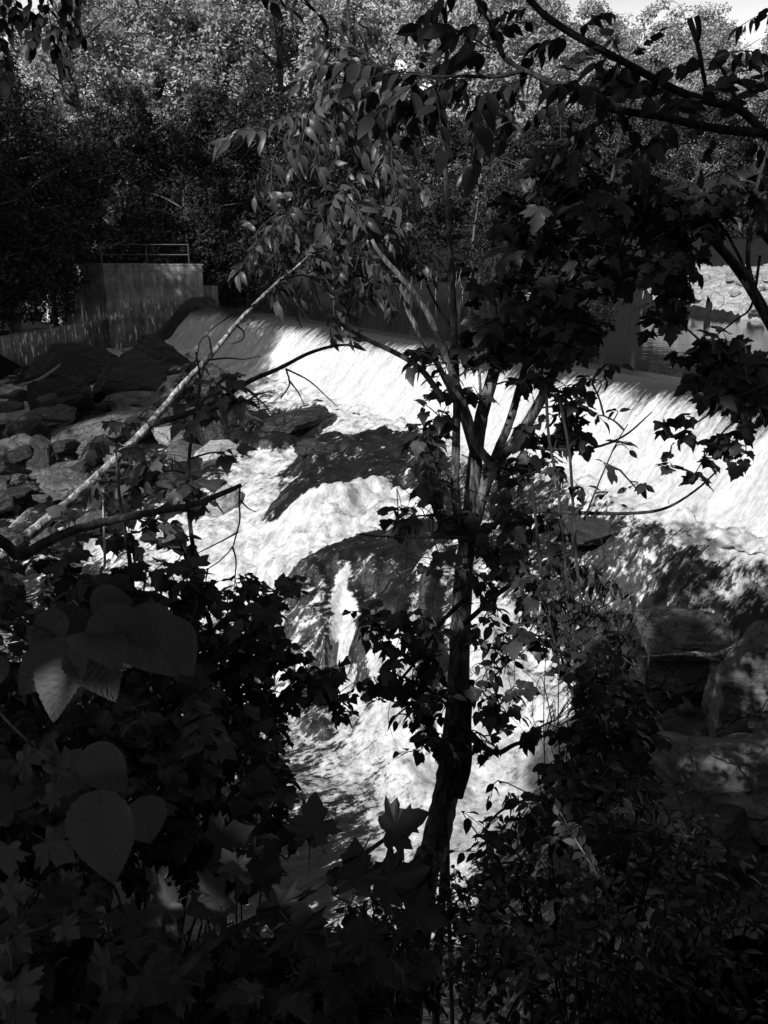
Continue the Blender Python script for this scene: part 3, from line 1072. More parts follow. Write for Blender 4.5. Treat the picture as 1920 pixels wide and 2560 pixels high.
# (px, py, width px, height px, level, material, turn, label)
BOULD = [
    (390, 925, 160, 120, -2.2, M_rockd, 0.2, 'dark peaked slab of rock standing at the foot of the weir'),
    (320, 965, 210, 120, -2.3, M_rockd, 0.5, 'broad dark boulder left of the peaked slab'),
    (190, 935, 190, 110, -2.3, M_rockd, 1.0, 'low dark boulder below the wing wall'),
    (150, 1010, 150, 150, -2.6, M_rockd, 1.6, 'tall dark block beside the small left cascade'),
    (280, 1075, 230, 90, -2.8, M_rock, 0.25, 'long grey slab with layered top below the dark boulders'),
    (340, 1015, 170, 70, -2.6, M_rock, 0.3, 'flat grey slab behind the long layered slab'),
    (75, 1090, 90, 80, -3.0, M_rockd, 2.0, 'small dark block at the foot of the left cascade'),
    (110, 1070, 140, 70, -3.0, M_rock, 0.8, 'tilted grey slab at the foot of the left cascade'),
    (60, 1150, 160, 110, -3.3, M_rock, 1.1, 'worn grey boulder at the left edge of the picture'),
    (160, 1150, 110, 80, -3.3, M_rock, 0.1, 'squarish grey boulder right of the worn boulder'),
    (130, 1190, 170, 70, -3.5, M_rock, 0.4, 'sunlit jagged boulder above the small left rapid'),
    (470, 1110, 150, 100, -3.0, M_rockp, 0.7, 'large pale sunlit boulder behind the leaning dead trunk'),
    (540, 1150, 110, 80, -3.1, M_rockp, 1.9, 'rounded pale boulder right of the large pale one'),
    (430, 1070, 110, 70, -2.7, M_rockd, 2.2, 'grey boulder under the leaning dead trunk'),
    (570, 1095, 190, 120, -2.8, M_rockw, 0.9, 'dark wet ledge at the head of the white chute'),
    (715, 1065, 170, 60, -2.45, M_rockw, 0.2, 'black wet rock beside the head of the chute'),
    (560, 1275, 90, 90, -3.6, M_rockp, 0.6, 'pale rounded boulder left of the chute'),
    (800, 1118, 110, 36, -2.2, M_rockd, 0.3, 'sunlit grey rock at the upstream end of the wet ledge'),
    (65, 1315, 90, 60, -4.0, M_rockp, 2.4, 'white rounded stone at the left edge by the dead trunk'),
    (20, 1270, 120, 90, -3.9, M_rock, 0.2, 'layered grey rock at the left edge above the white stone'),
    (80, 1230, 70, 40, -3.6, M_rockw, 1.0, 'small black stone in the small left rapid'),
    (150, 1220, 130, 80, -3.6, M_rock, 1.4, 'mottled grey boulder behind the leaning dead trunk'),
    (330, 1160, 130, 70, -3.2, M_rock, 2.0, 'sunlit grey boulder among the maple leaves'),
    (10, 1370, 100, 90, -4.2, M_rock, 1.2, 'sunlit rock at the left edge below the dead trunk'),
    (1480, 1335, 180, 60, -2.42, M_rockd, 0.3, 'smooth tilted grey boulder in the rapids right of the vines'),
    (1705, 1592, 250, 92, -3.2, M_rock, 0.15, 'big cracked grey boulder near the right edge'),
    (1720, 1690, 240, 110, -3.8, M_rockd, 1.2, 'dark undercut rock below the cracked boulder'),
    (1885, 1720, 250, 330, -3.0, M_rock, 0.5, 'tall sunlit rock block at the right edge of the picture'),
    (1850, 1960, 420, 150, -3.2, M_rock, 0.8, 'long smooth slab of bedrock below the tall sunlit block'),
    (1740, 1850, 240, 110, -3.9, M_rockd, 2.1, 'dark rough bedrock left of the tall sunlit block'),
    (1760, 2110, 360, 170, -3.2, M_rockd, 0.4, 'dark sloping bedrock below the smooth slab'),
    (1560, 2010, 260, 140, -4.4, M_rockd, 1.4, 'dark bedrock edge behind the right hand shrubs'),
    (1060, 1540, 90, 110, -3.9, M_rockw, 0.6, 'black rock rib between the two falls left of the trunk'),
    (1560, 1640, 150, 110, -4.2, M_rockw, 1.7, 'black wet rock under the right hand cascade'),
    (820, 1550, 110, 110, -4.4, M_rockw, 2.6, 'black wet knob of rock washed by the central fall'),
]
for k, (px, py, wpx, hpx, z, m_, turn, lab) in enumerate(BOULD):
    c = gp(px, py, z)
    dist = (c - CAM) @ F_
    sx = wpx / FPX * dist * 0.56
    sz = hpx / FPX * dist * 0.60
    sy = (0.6 + 0.3 * ((k * 37) % 10) / 10) * sx
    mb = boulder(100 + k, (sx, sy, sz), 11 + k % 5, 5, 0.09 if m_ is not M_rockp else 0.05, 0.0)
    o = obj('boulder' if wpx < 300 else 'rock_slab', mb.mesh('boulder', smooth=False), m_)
    o.location = c
    o.rotation_euler = (0.12 * math.sin(k), 0.2 * math.cos(2.3 * k), 0.5 * math.sin(turn * 3))
    tag(o, lab, 'boulder' if wpx < 300 else 'rock', 'boulders in the river')

# smaller broken stones between the big ones on the left and along the right bank
srng = np.random.default_rng(77)
SM = []
for k in range(7):
    me_ = boulder(500 + k, (1, 0.75, 0.6), 9, 4, 0.08, 0.0).mesh('stone')
    me_.materials.append(M_rock if k % 3 else M_rockd)
    SM.append(me_)
for k in range(84):
    if k < 66:
        px, py = srng.uniform(-20, 600), srng.uniform(980, 1400)
        z = float(np.interp(py, [900, 1000, 1100, 1200, 1300, 1400], [-2.3, -2.5, -2.9, -3.4, -3.9, -4.3])) + 0.1
        if px > 330 and py > 1220: continue
    else:
        px, py = srng.uniform(1600, 1920), srng.uniform(1640, 2100)
        z = -3.6
    g = gp(px, py, z)
    o = obj('stone', SM[k % 7], None)
    s = srng.uniform(0.22, 0.6) * (1 if k < 66 else 0.4)
    o.location = g
    o.scale = (s * srng.uniform(0.8, 1.5), s, s * srng.uniform(0.6, 1.1))
    o.rotation_euler = (srng.normal(0, 0.25), srng.normal(0, 0.25), srng.uniform(0, 6.28))
    tag(o, 'small broken stone wedged between the larger boulders', 'stone', 'small stones between the boulders')

# driftwood stick lodged against the cracked boulder
P = spline([gp(1602, 1642, -3.2), gp(1690, 1636, -3.15), gp(1730, 1634, -3.1), gp(1790, 1638, -3.1), gp(1850, 1612, -3.05)], 24)
P = P + (CAM - P) / np.linalg.norm(CAM - P, axis=1, keepdims=True) * 0.9
mb = MB(); mb.tube(P, np.concatenate([np.linspace(0.012, 0.02, 10), np.linspace(0.03, 0.05, 14)]), 8, 0.08)
tag(obj('driftwood', mb.mesh('driftwood', smooth=True), M_dead), 'pale curved driftwood stick lodged under the cracked boulder', 'driftwood')
P = spline([gp(90, 962, -2.2), gp(140, 945, -2.1), gp(205, 895, -1.9)], 12) + np.array([0, -1.5, 0.2])
mb = MB(); mb.tube(P, 0.06, 7, 0.08)
tag(obj('driftwood', mb.mesh('driftwood', smooth=True), M_dead), 'short pale log lying between the wing wall and the dark boulders', 'driftwood')
# ------------------------------------------------------------------ trees beyond the river and on the left bank
def tree_meshes(seed, h, rad, nclump, per, leaf, base=0.12, shape=0.9, filt=None):
    r = np.random.default_rng(seed)
    # trunk with limbs
    tb = MB()
    lean = r.normal(0, 0.04, 2)
    tz = np.linspace(-0.8, 0.86 * h, 12)
    P = np.column_stack([lean[0] * tz + 0.15 * np.sin(tz * 0.5 + seed), lean[1] * tz, tz])
    tb.tube(P, np.linspace(0.022 * h, 0.004 * h, 12), 7, 0.03)
    ends = []
    for k in range(16):
        f = r.uniform(0.15, 0.95)
        b = P[int(f * 11)]
        az = k * 2.4 + r.normal(0, 0.3)
        zrel = (b[2] / h)
        L = rad * (0.55 + 0.5 * math.sin(math.pi * min(1, 0.25 + zrel * 0.75))) * r.uniform(0.6, 1.0)
        e = b + np.array([math.cos(az) * L, math.sin(az) * L, L * r.uniform(0.2, 0.8)])
        Q = spline([b, (b + e) / 2 + np.array([0, 0, 0.08 * L]), e], 7)
        tb.tube(Q, np.linspace(0.008 * h, 0.0015 * h, 7), 5)
        ends.append(e)
    # crown
    n = nclump
    u = nrm(r.normal(size=(n * 3, 3)))
    q = r.uniform(0.35, 1.0, n * 3) ** 0.5
    c = u * q[:, None]
    nz = fbm(c * 1.7 + seed, 3, seed)
    c = c[nz > -0.45][:n]
    zc = base * h + (h * (1 - base)) * (c[:, 2] * 0.5 + 0.5)
    wid = rad * (0.75 + 0.25 * np.cos((c[:, 2] * 0.5 + 0.5) * 2.2)) * shape
    lump = 1 + 0.25 * fbm(u[nz > -0.45][:n] * 1.3 + seed * 3, 2, seed + 5)
    cc = np.column_stack([c[:, 0] * wid * lump, c[:, 1] * wid * lump, zc])
    m_ = len(cc)
    cr = r.uniform(0.35, 0.85, m_) * (rad / 4.0)
    pos = np.repeat(cc, per, 0) + nrm(r.normal(size=(m_ * per, 3))) * (r.uniform(0.1, 1, m_ * per) ** 0.45 * np.repeat(cr, per))[:, None] * np.array([1, 1, 0.75])
    own = np.repeat(cc, per, 0)
    if filt is not None:
        kp = filt(pos)
        pos, own = pos[kp], own[kp]
    outw = nrm(pos - own)
    cen = nrm(pos - np.array([0, 0, h * 0.5]))
    dirs = nrm(outw * 0.6 + r.normal(size=pos.shape) * 0.6 + np.array([0, 0, -0.45]))
    ups = nrm(cen * 0.45 + outw * 0.45 + np.array([0, 0, 0.5]) + r.normal(size=pos.shape) * 0.35)
    lb = MB()
    lb.tmpl(T_quad, pos, frames(dirs, ups), r.uniform(0.6, 1.25, len(pos)) * leaf)
    return tb.mesh('trunk', smooth=True), lb.mesh('crown')


KINDS = [tree_meshes(1, 14, 4.6, 190, 84, 0.24, 0.04), tree_meshes(2, 17, 5.0, 210, 84, 0.25, 0.06), tree_meshes(3, 12, 4.4, 170, 84, 0.22, 0.05),
         tree_meshes(4, 8, 3.6, 120, 62, 0.22, 0.02), tree_meshes(5, 19, 4.6, 210, 84, 0.26, 0.15)]
KH = [14, 17, 12, 8, 19]
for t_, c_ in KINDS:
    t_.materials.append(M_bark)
    c_.materials.append(M_far_shade)
LIT_CROWNS = [c_.copy() for t_, c_ in KINDS]  # crown copies that carry the sunlit leaf tone
for c_ in LIT_CROWNS:
    c_.materials[0] = M_far_lit


def tree(kind, x, y, z, h, rot, label, group, wide=1.0, pale=False):  # pale: crown with sunlight put into its leaf tone
    s = h / KH[kind]
    o = thing('broadleaf_tree', label, 'tree', (x, y, z), group)
    o.rotation_euler = (0, 0, rot)
    o.scale = (s * wide, s * wide, s)
    obj('trunk', KINDS[kind][0], None, o)
    obj('crown', LIT_CROWNS[kind] if pale else KINDS[kind][1], None, o)
    return o


def gz(x, y):
    return float(ground_z(np.array([x], float), np.array([y], float))[0])


# (photo px of the crown axis, distance, height, kind, width, label)
FAR = [
    (60, 58, 17, 1, 1.1, 'tall tree at the far left behind the abutment, crown top out of frame'),
    (190, 56, 14, 0, 1.1, 'dark rounded tree just behind the left end of the railing'),
    (330, 66, 15, 2, 1.1, 'dark tree directly behind the railing'),
    (440, 70, 13, 0, 1.1, 'dark tree behind the right end of the railing'),
    (560, 74, 15, 2, 1.15, 'dark tree above the left end of the pool bank'),
    (690, 75, 15, 0, 1.1, 'dark tree on the pool bank behind the ash sprays'),
    (820, 76, 14, 2, 1.1, 'dark tree on the pool bank left of the straight stem'),
    (960, 77, 15, 1, 1.1, 'tree on the pool bank just left of the straight stem top'),
    (1090, 75, 13, 0, 1.1, 'tree on the pool bank behind the straight stem'),
    (1220, 73, 12, 2, 1.1, 'dark tree on the pool bank behind the middle of the forked tree'),
    (1350, 70, 12, 0, 1.1, 'dark tree on the pool bank behind the right fork'),
    (1480, 66, 11, 2, 1.1, 'dark tree on the pool bank under the overhanging bough'),
    (1610, 62, 10, 0, 1.1, 'low dark tree on the pool bank under the knot of the bough'),
    (1740, 58, 9, 2, 1.1, 'low dark tree on the pool bank at right'),
    (1880, 54, 8, 3, 1.1, 'low dark tree on the pool bank at the right edge'),
    (250, 82, 24, 4, 1.25, 'tall sunlit tree behind the railing trees, its top out of frame'),
    (420, 88, 26, 1, 1.2, 'tall pale sunlit tree in the upper left of the picture'),
    (570, 92, 27, 4, 1.25, 'tall pale sunlit tree left of the ash sprays'),
    (720, 94, 27, 1, 1.2, 'tall sunlit tree behind the hanging leaves at upper middle'),
    (880, 96, 26, 4, 1.2, 'tall sunlit tree just left of the overhanging bough leaves'),
    (1040, 94, 25, 1, 1.2, 'tall tree behind the thickest overhanging leaves'),
    (1190, 92, 24, 0, 1.1, 'tall tree behind the stub end of the bough'),
    (1330, 92, 22, 4, 1.1, 'tree right of the stub of the bough'),
    (1450, 96, 20, 1, 1.1, 'tree left of the gap of white sky'),
    (1590, 104, 20.5, 0, 1.2, 'sunlit round topped tree against the white sky'),
    (1740, 110, 19, 2, 1.2, 'sunlit tree below the white sky near the broken stub'),
    (1890, 108, 19, 1, 1.2, 'sunlit tree under the white sky at the right edge'),
    (1680, 84, 13, 0, 1.1, 'middle distance tree below the white sky'),
    (1840, 80, 11, 2, 1.1, 'middle distance tree at the right edge'),
    (1530, 82, 14, 4, 1.1, 'middle distance tree behind the bough fork'),
    (1380, 82, 15, 2, 1.1, 'middle distance tree right of the bough stub'),
]
for k, (px, y, h, kd, wd, lab) in enumerate(FAR):
    x = (px - 960) / FPX * (y * math.cos(PITCH))
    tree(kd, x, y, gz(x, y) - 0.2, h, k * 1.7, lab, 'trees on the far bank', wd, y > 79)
for k in range(9):
    px = 60 + k * 235
    y = 124 + 6 * (k % 3)
    x = (px - 960) / FPX * (y * math.cos(PITCH))
    hh = 33 if px < 1300 else 22
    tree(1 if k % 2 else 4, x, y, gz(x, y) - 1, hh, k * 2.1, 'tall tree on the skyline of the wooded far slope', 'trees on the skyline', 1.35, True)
LEFTT = [
    (-22.0, 43.0, 9.5, 3, 'leafy dark tree overhanging the low wing wall at the left edge'),
    (-21.0, 47.0, 8, 3, 'bushy dark tree growing against the left side of the abutment'),
    (-21.5, 48.0, 14, 0, 'dark tree behind the wing wall at the left edge'),
    (-21.5, 53.5, 12, 2, 'dark tree behind the left corner of the abutment'),
    (-13.5, 57.5, 9, 3, 'dark bushy tree behind the railing posts'),
    (-9.6, 58.5, 6.0, 3, 'low dark bush beside the upstream end of the abutment'),
]
for k, (x, y, h, kd, lab) in enumerate(LEFTT):
    z = gz(x, y) if y > 49 else max(-0.8, gz(x, y))
    tree(kd, x, y, z - 0.3, h, 0.6 + k * 2.1, lab, 'trees beside the abutment', 1.15)

# trees on the near left bank, outside the picture, whose shade falls across the river
SHADE = [(-25, 32, 19, 1), (-24, 26, 19, 1), (-31, 33, 22, 4), (-32, 26, 22, 4), (-25.5, 14.2, 21, 4), (-25, 18, 15, 2), (-30, 15, 17, 2), (-22.8, 22.5, 17, 0)]
NEARSH = [(-5.95, -2.9, 10, 2.5), (-4.75, -5.1, 12, 2.6), (-8.2, -5.4, 12, 2.3), (-6.9, -2.1, 8.6, 1.9), (-6.2, -7.6, 13, 2.5), (-3.2, -6.6, 13, 2.7), (-3.1, -2.6, 9.5, 2.0), (-2.2, -1.9, 7.0, 1.3), (-3.9, -3.7, 10, 1.9), (0.9, -3.0, 10.5, 2.9), (4.9, -0.6, 11, 3.0), (8.6, 3.2, 13, 3.2), (3.4, -5.5, 12, 3.2), (-0.8, -5.2, 12, 2.8)]
# small gaps in those crowns let sun through to: (photo px, py, distance, gap radius)
GAPS = [(30, 1370, 4.6, .16), (100, 1315, 4.7, .16), (170, 1255, 4.85, .16), (235, 1200, 5.0, .14), (490, 925, 5.45, .12), (540, 870, 5.5, .12), (600, 800, 5.6, .10), (650, 750, 5.7, .08),
        (112, 1715, 1.36, .10), (140, 1660, 1.36, .05),
        (1160, 1440, 5.6, .14), (1152, 1560, 5.6, .08), (1105, 2060, 5.6, .22), (1085, 2150, 5.6, .15), (1222, 985, 5.6, .05), (1285, 1105, 5.6, .04), (1335, 1030, 5.6, .04), (1185, 1100, 5.6, .02), (1145, 975, 5.5, .03), (1143, 1160, 5.5, .05), (300, 1130, 5.1, .1), (370, 1065, 5.2, .1), (430, 1000, 5.3, .1),
        (955, 640, 5.4, .14), (1000, 690, 5.4, .12), (1060, 770, 5.4, .12), (1445, 790, 5.6, .10), (1200, 390, 6.7, .35), (1240, 440, 6.7, .2), (1230, 690, 6.7, .2), (965, 620, 6.7, .25), (965, 690, 6.7, .2), (690, 340, 6.0, .15), (660, 420, 6.0, .22), (700, 440, 6.0, .2), (780, 490, 6.0, .2), (660, 580, 6.0, .15),
        (1880, 1620, 8.6, .5), (1880, 1740, 8.4, .6), (1830, 1800, 8.3, .4), (1690, 1540, 9.5, .45), (1760, 1880, 8.0, .25), (1500, 370, 5.4, .25), (1700, 450, 5.4, .15), (1775, 80, 2.5, .08), (1520, 220, 2.5, .03),
        (1430, 2010, 2.6, .10), (1520, 2200, 2.6, .10), (1590, 2330, 2.7, .08), (1660, 2330, 2.8, .10), (1690, 2150, 2.8, .10), (1740, 2030, 2.9, .08), (1260, 2340, 2.7, .12), (1330, 2380, 2.7, .10), (1440, 2260, 2.7, .10), (1850, 2270, 2.9, .08), (1230, 1245, 5.4, .14), (1180, 1230, 5.4, .10), (1400, 1250, 4.9, .12), (420, 1240, 4.9, .2), (330, 1200, 4.9, .2), (470, 1320, 4.9, .15), (560, 1180, 4.9, .1), (1480, 1180, 4.9, .12), (1840, 1110, 4.6, .15), (1500, 760, 5.5, .15), (1200, 1700, 5.3, .15)]
GP = np.array([pt(a, b, d) for a, b, d, r in GAPS])
GR = np.array([r + (0.07 if d > 2.2 else 0.045) for a, b, d, r in GAPS])


TRUNK_PTS = GP[[i for i, g in enumerate(GAPS) if 5.0 < g[2] < 5.7 and 1080 < g[0] < 1350]]


def not_in_gap(P):
    keep = np.ones(len(P), bool)
    for g, r in zip(GP, GR):
        v = P - g
        t = v @ SUN_DIR
        keep &= ~((t > 0) & (np.linalg.norm(v - t[:, None] * SUN_DIR, axis=1) < r))
    return keep


for k, (x, y, h, kd) in enumerate(SHADE):
    tree(kd, x, y, max(-0.5, gz(x, y)) - 0.3, h, k * 1.3, 'tall broadleaf tree on the near left bank outside the picture', 'shade trees on the left bank', 1.2)
for k, (x, y, h, rd) in enumerate(NEARSH):
    t_, c_ = tree_meshes(60 + k, h, rd, 420, 75, 0.15, 0.22, 0.95, lambda P: not_in_gap(P + np.array([x, y, 0.9])))
    t_.materials.append(M_bark)
    c_.materials.append(M_far_shade)
    o = thing('broadleaf_tree', 'broadleaf tree on the path behind the camera', 'tree', (x, y, 0.9), 'shade trees behind the camera')
    obj('trunk', t_, None, o)
    obj('crown', c_, None, o)

# low bushes along the top of the far bank
for k in range(26):
    px = 560 + k * 37 + rng.uniform(-20, 20)
    x = (px - 960) / FPX * 64
    y = fb_y(x) + rng.uniform(2.2, 5.5)
    x = (px - 960) / FPX * y * math.cos(PITCH)
    tree(3, x, y, gz(x, y) - 0.4, rng.uniform(2.6, 4.6), k * 2.2, 'low dark bush on the slope above the far waterline', 'bushes on the far bank', 1.3)

# pale dead stalks standing along the far waterline
mbs = []
for k in range(4):
    mb = MB()
    mb.tube(spline([(0, 0, -0.2), (0.02 * k, 0.01, 0.5), (0.05 - 0.03 * k, 0, 1.0)], 6), np.linspace(0.022, 0.010, 6), 5)
    if k % 2: mb.tube([(0.02 * k, 0.01, 0.55), (0.12, 0, 0.8)], 0.01, 4)
    me_ = mb.mesh('stalk')
    me_.materials.append(M_dead)
    mbs.append(me_)
for k in range(46):
    px = rng.choice([rng.uniform(640, 1000), rng.uniform(980, 1240), rng.uniform(980, 1240)]) if k < 38 else rng.uniform(1540, 1860)
    g = gp(px, 735, 0)
    x = g[0]
    y = fb_y(x) + rng.uniform(0.1, 3.5)
    x = (px - 960) / FPX * y * math.cos(PITCH)
    o = obj('dead_stalk', mbs[k % 4], None)
    o.location = (x, y, gz(x, y))
    o.scale = (0.9, 0.9, rng.uniform(0.2, 1.25))
    o.rotation_euler = (rng.normal(0, 0.13), rng.normal(0, 0.13), rng.uniform(0, 6))
    tag(o, 'bare pale dead stalk standing at the far waterline', 'stalk', 'dead stalks along the far bank')

# pale sunlit stones on the far bank at right
for k in range(52):
    x = rng.uniform(15.3, 19.5) if k < 46 else rng.uniform(8.5, 14.5)
    yy = fb_y(x) + (rng.uniform(-0.25, 5.5) if k < 46 else rng.uniform(-0.2, 0.3))
    if k < 5:
        me_ = boulder(300 + k, (1, 0.8, 0.6), 12, 3).mesh('stone')
        me_.materials.append(M_rockp)
        mbs.append(me_)
    me_ = mbs[4 + (k % 5)]
    o = obj('stone', me_, None)
    s = rng.uniform(0.18, 0.6)
    o.scale = (s, s, s)
    o.location = (x, yy, max(gz(x, yy), 0) + 0.1 + (0.3 if k < 46 else 0) + 0.2 * s)
    o.rotation_euler = (0, 0, rng.uniform(0, 6))
    tag(o, 'pale sunlit stone on the far gravel bank at right', 'stone', 'stones on the far bank')


# ------------------------------------------------------------------ near plants
class Plant:
    def __init__(self, name, label, cat, root, leafmat=M_leaf, group=None):
        self.o = thing(name, label, cat, root, group)
        self.root = np.asarray(root, float)
        self.F, self.T, self.Q = MB(), MB(), []
        self.anch = []
        self.leafmat = leafmat

    def stem(self, P, r0, r1, name='stem', m_=None, n=28, seg=9, wob=0.03):
        P = spline(P, n)
        mb = MB()
        mb.tube(P, np.linspace(r0, r1, n), seg, wob)
        obj(name, mb.mesh(name, self.root, True), m_ or M_bark, self.o)
        self.anch.append(P)
        return P

    def twig(self, P, r0=0.006, r1=0.002, n=10, seg=5):
        P = spline(P, n)
        self.T.tube(P, np.linspace(r0, r1, n), seg, 0, False)
        self.Q.append((P, r0, r1, seg))
        return P

    def leaves_on(self, Q, n, tm, size, hang=0.4, start=0.25, up=(0, 0, 1), spread=0.9):
        tm = pick(tm)
        t = np.linspace(start, 1, n) if n > 1 else np.array([1.0])
        idx = t * (len(Q) - 1)
        i0 = np.clip(idx.astype(int), 0, len(Q) - 2)
        pos = Q[i0] + (Q[i0 + 1] - Q[i0]) * (idx - i0)[:, None]
        tan = nrm(Q[i0 + 1] - Q[i0])
        sd = nrm(np.cross(tan, np.array([0, 0, 1.0]) + rng.normal(0, 0.2, 3)))
        sg = np.where(np.arange(n) % 2 == 0, 1, -1)[:, None]
        d = tan * 0.5 + sd * sg * spread + np.array([0, 0, -hang]) + rng.normal(0, 0.3, (n, 3))
        d[-1] = tan[-1] + np.array([0, 0, -hang]) + rng.normal(0, 0.2, 3)
        ups = np.asarray(up) + rng.normal(0, 0.4, (n, 3))
        sz = size * rng.uniform(0.65, 1.15, n)
        c = pos + nrm(d) * size * 0.5
        ok = np.ones(n, bool)
        for g in TRUNK_PTS:
            v = c - g
            t = v @ SUN_DIR
            ok &= ~((t > 0.03) & (t < 1.5) & (np.linalg.norm(v - t[:, None] * SUN_DIR, axis=1) < 0.085))
        self.F.tmpl(tm, pos[ok], frames(d, ups)[ok], sz[ok])

    def near_anchor(self, p):
        best, bd = None, 1e9
        for P in self.anch:
            dd = np.linalg.norm(P - p, axis=1) + 0.35 * np.maximum(0, P[:, 2] - p[2] + 0.05)
            k = dd.argmin()
            if dd[k] < bd: bd, best = dd[k], P[k]
        return best

    def blob(self, px, py, rx, ry, n, tm, size, d=5.5, dd=0.5, hang=0.4, per=5, up=(0, 0, 1), tw=0.005, keep=True):
        """a spray of about n leaves around a photo position, carried by twigs from the nearest stem"""
        c = pt(px, py, d)
        a = self.near_anchor(c)
        if a is not None:
            L = np.linalg.norm(c - a)
            mid = (a + c) / 2 + np.array([0, 0, 0.08 * L]) + rng.normal(0, 0.05 * L, 3)
            M = self.twig([a, mid, c], tw * 1.5, tw, 12)
            if keep: self.anch.append(M[4:])
        else:
            M = np.array([c, c + 0.01])
        k = max(1, int(round(n / per)))
        for j in range(k):
            r = math.sqrt(rng.uniform()) ; th = rng.uniform(0, 6.283)
            e = pt(px + rx * r * math.cos(th), py + ry * r * math.sin(th), d + rng.normal(0, dd * 0.5))
            b = M[-1] if len(M) < 4 else M[rng.integers(len(M) // 2, len(M))]
            Q = self.twig([b, (b + e) / 2 + rng.normal(0, 0.04, 3) + np.array([0, 0, 0.03]), e], tw, tw * 0.4, 7, 4)
            self.leaves_on(Q, per, tm, size, hang, 0.45, up)

    def spray(self, P, n, tm, size, r=0.004, hang=0.5, start=0.1):
        Q = self.twig(P, r, r * 0.4, 16)
        self.leaves_on(Q, n, tm, size, hang, start)
        return Q

    def leaf(self, px, py, d, tip_px, tip_py, tm, size=None, up=(0, -0.5, 0.8), tipd=0.0):
        tm = pick(tm)
        b = pt(px, py, d)
        e = pt(tip_px, tip_py, d + tipd)
        L = np.linalg.norm(e - b)
        ln = tm[0][:, 1].max()
        self.F.tmpl(tm, b[None], frames((e - b)[None], np.asarray(up, float)[None]), [size or L / ln])

    def fill(self, poly, nblob, n, tm, size, d0, d1, rpx=60, hang=0.4, per=5, tw=0.005):
        poly = np.asarray(poly, float)
        lo, hi = poly.min(0), poly.max(0)
        k = 0
        cand = []
        while len(cand) < nblob and k < 20000:
            k += 1
            p = rng.uniform(lo, hi)
            if inside(p, poly):
                if cand and k < 4000 and min(np.hypot(*(p - q)) for q in cand) < 0.55 * math.sqrt((hi - lo).prod() / nblob): continue
                cand.append(p)
        for p in cand:
            d = rng.uniform(d0, d1)
            rp = rpx * rng.uniform(0.7, 1.3)
            self.blob(p[0], p[1], rp, rp * 0.8, n, tm, size, d, 0.5, hang, per, (0, 0, 1), tw)

    def done(self, foliage='foliage', leafmat=None, smooth=True):
        if self.F.n: obj(foliage, self.F.mesh(foliage, self.root, smooth), leafmat or self.leafmat, self.o)
        if len(self.Q) <= 16:
            for P, r0, r1, seg in self.Q:
                mb = MB()
                mb.tube(P, np.linspace(r0, r1, len(P)), seg, 0, False)
                obj('twig', mb.mesh('twig', self.root), M_twig, self.o)
        else: obj('twigs', self.T.mesh('twigs', self.root), M_twig, self.o)
        return self.o


def inside(p, poly):
    x, y = p
    c = False
    j = len(poly) - 1
    for i in range(len(poly)):
        if (poly[i][1] > y) != (poly[j][1] > y) and x < (poly[j][0] - poly[i][0]) * (y - poly[i][1]) / (poly[j][1] - poly[i][1]) + poly[i][0]:
            c = not c
        j = i
    return c


def bz(x, y):
    return float(bank_z(np.array([x], float), np.array([y], float))[0])


def on_bank(px, d):
    """a point on the near bank under the photo column px at depth d"""
    q = pt(px, 2300, d)
    return np.array([q[0], q[1], bz(q[0], q[1])])


# ---- the forked tree in the middle
base = pt(1055, 2230, 5.6)
ground_pt = np.array([base[0] - 0.15, base[1] + 0.1, bz(base[0], base[1]) - 0.2])
mt = Plant('forked_tree', 'slender tree in the middle forking into several stems in front of the white weir', 'tree', ground_pt, M_leafm)
PX = lambda L, d=5.6: [pt(a, b, d if len(c) == 0 else c[0]) for a, b, *c in L]
T0 = mt.stem([ground_pt, base] + PX([(1085, 2120), (1112, 2000), (1130, 1880), (1143, 1750), (1150, 1600), (1158, 1450), (1168, 1350), (1178, 1280)]), 0.108, 0.054, 'trunk', M_bark, 60, 12, 0.035)
mt.stem(PX([(1168, 1380), (1180, 1240), (1192, 1120), (1204, 1040), (1226, 960), (1248, 880), (1262, 800), (1272, 720), (1292, 620), (1318, 520)]), 0.058, 0.026, 'stem', M_bark, 40, 10)
mt.stem(PX([(1176, 1340), (1205, 1230), (1240, 1155), (1290, 1100), (1335, 1030), (1372, 960), (1402, 890), (1432, 820), (1470, 740), (1530, 640), (1560, 560)]), 0.052, 0.018, 'stem', M_bark, 40, 10)
mt.stem(PX([(1232, 1164), (1190, 1110), (1172, 1050), (1150, 985), (1118, 900), (1078, 800), (1042, 740), (1000, 690), (955, 640), (930, 600)], 5.4), 0.034, 0.014, 'stem', M_bark, 36, 8)
mt.stem(PX([(1232, 1160), (1252, 1110), (1276, 1050), (1296, 980), (1312, 920), (1335, 850), (1352, 760), (1362, 660)], 5.7), 0.036, 0.014, 'stem', M_bark, 30, 8)
mt.stem(PX([(1172, 1420), (1150, 1320), (1138, 1220), (1140, 1120), (1142, 1000), (1136, 850), (1130, 700), (1122, 560), (1114, 420), (1110, 300)], 5.45), 0.036, 0.015, 'stem', M_bark, 40, 9)
mt.stem(PX([(1140, 1990), (1165, 1910), (1168, 1800), (1180, 1700)], 5.5), 0.05, 0.02, 'branch', M_barkd, 16, 8)
mt.stem(PX([(1110, 1000), (1050, 920), (985, 880), (920, 850), (860, 815), (800, 770), (760, 735)], 5.2), 0.022, 0.008, 'branch', M_bark, 24, 7)
mt.stem(PX([(1300, 1115), (1400, 1124), (1480, 1120), (1560, 1090), (1630, 1030)], 5.4), 0.016, 0.004, 'branch', M_barkd, 20, 6)
mt.stem(PX([(1190, 1330), (1320, 1280), (1440, 1282), (1560, 1284), (1660, 1272), (1740, 1225), (1800, 1170)], 5.2), 0.018, 0.005, 'branch', M_barkd, 24, 6)
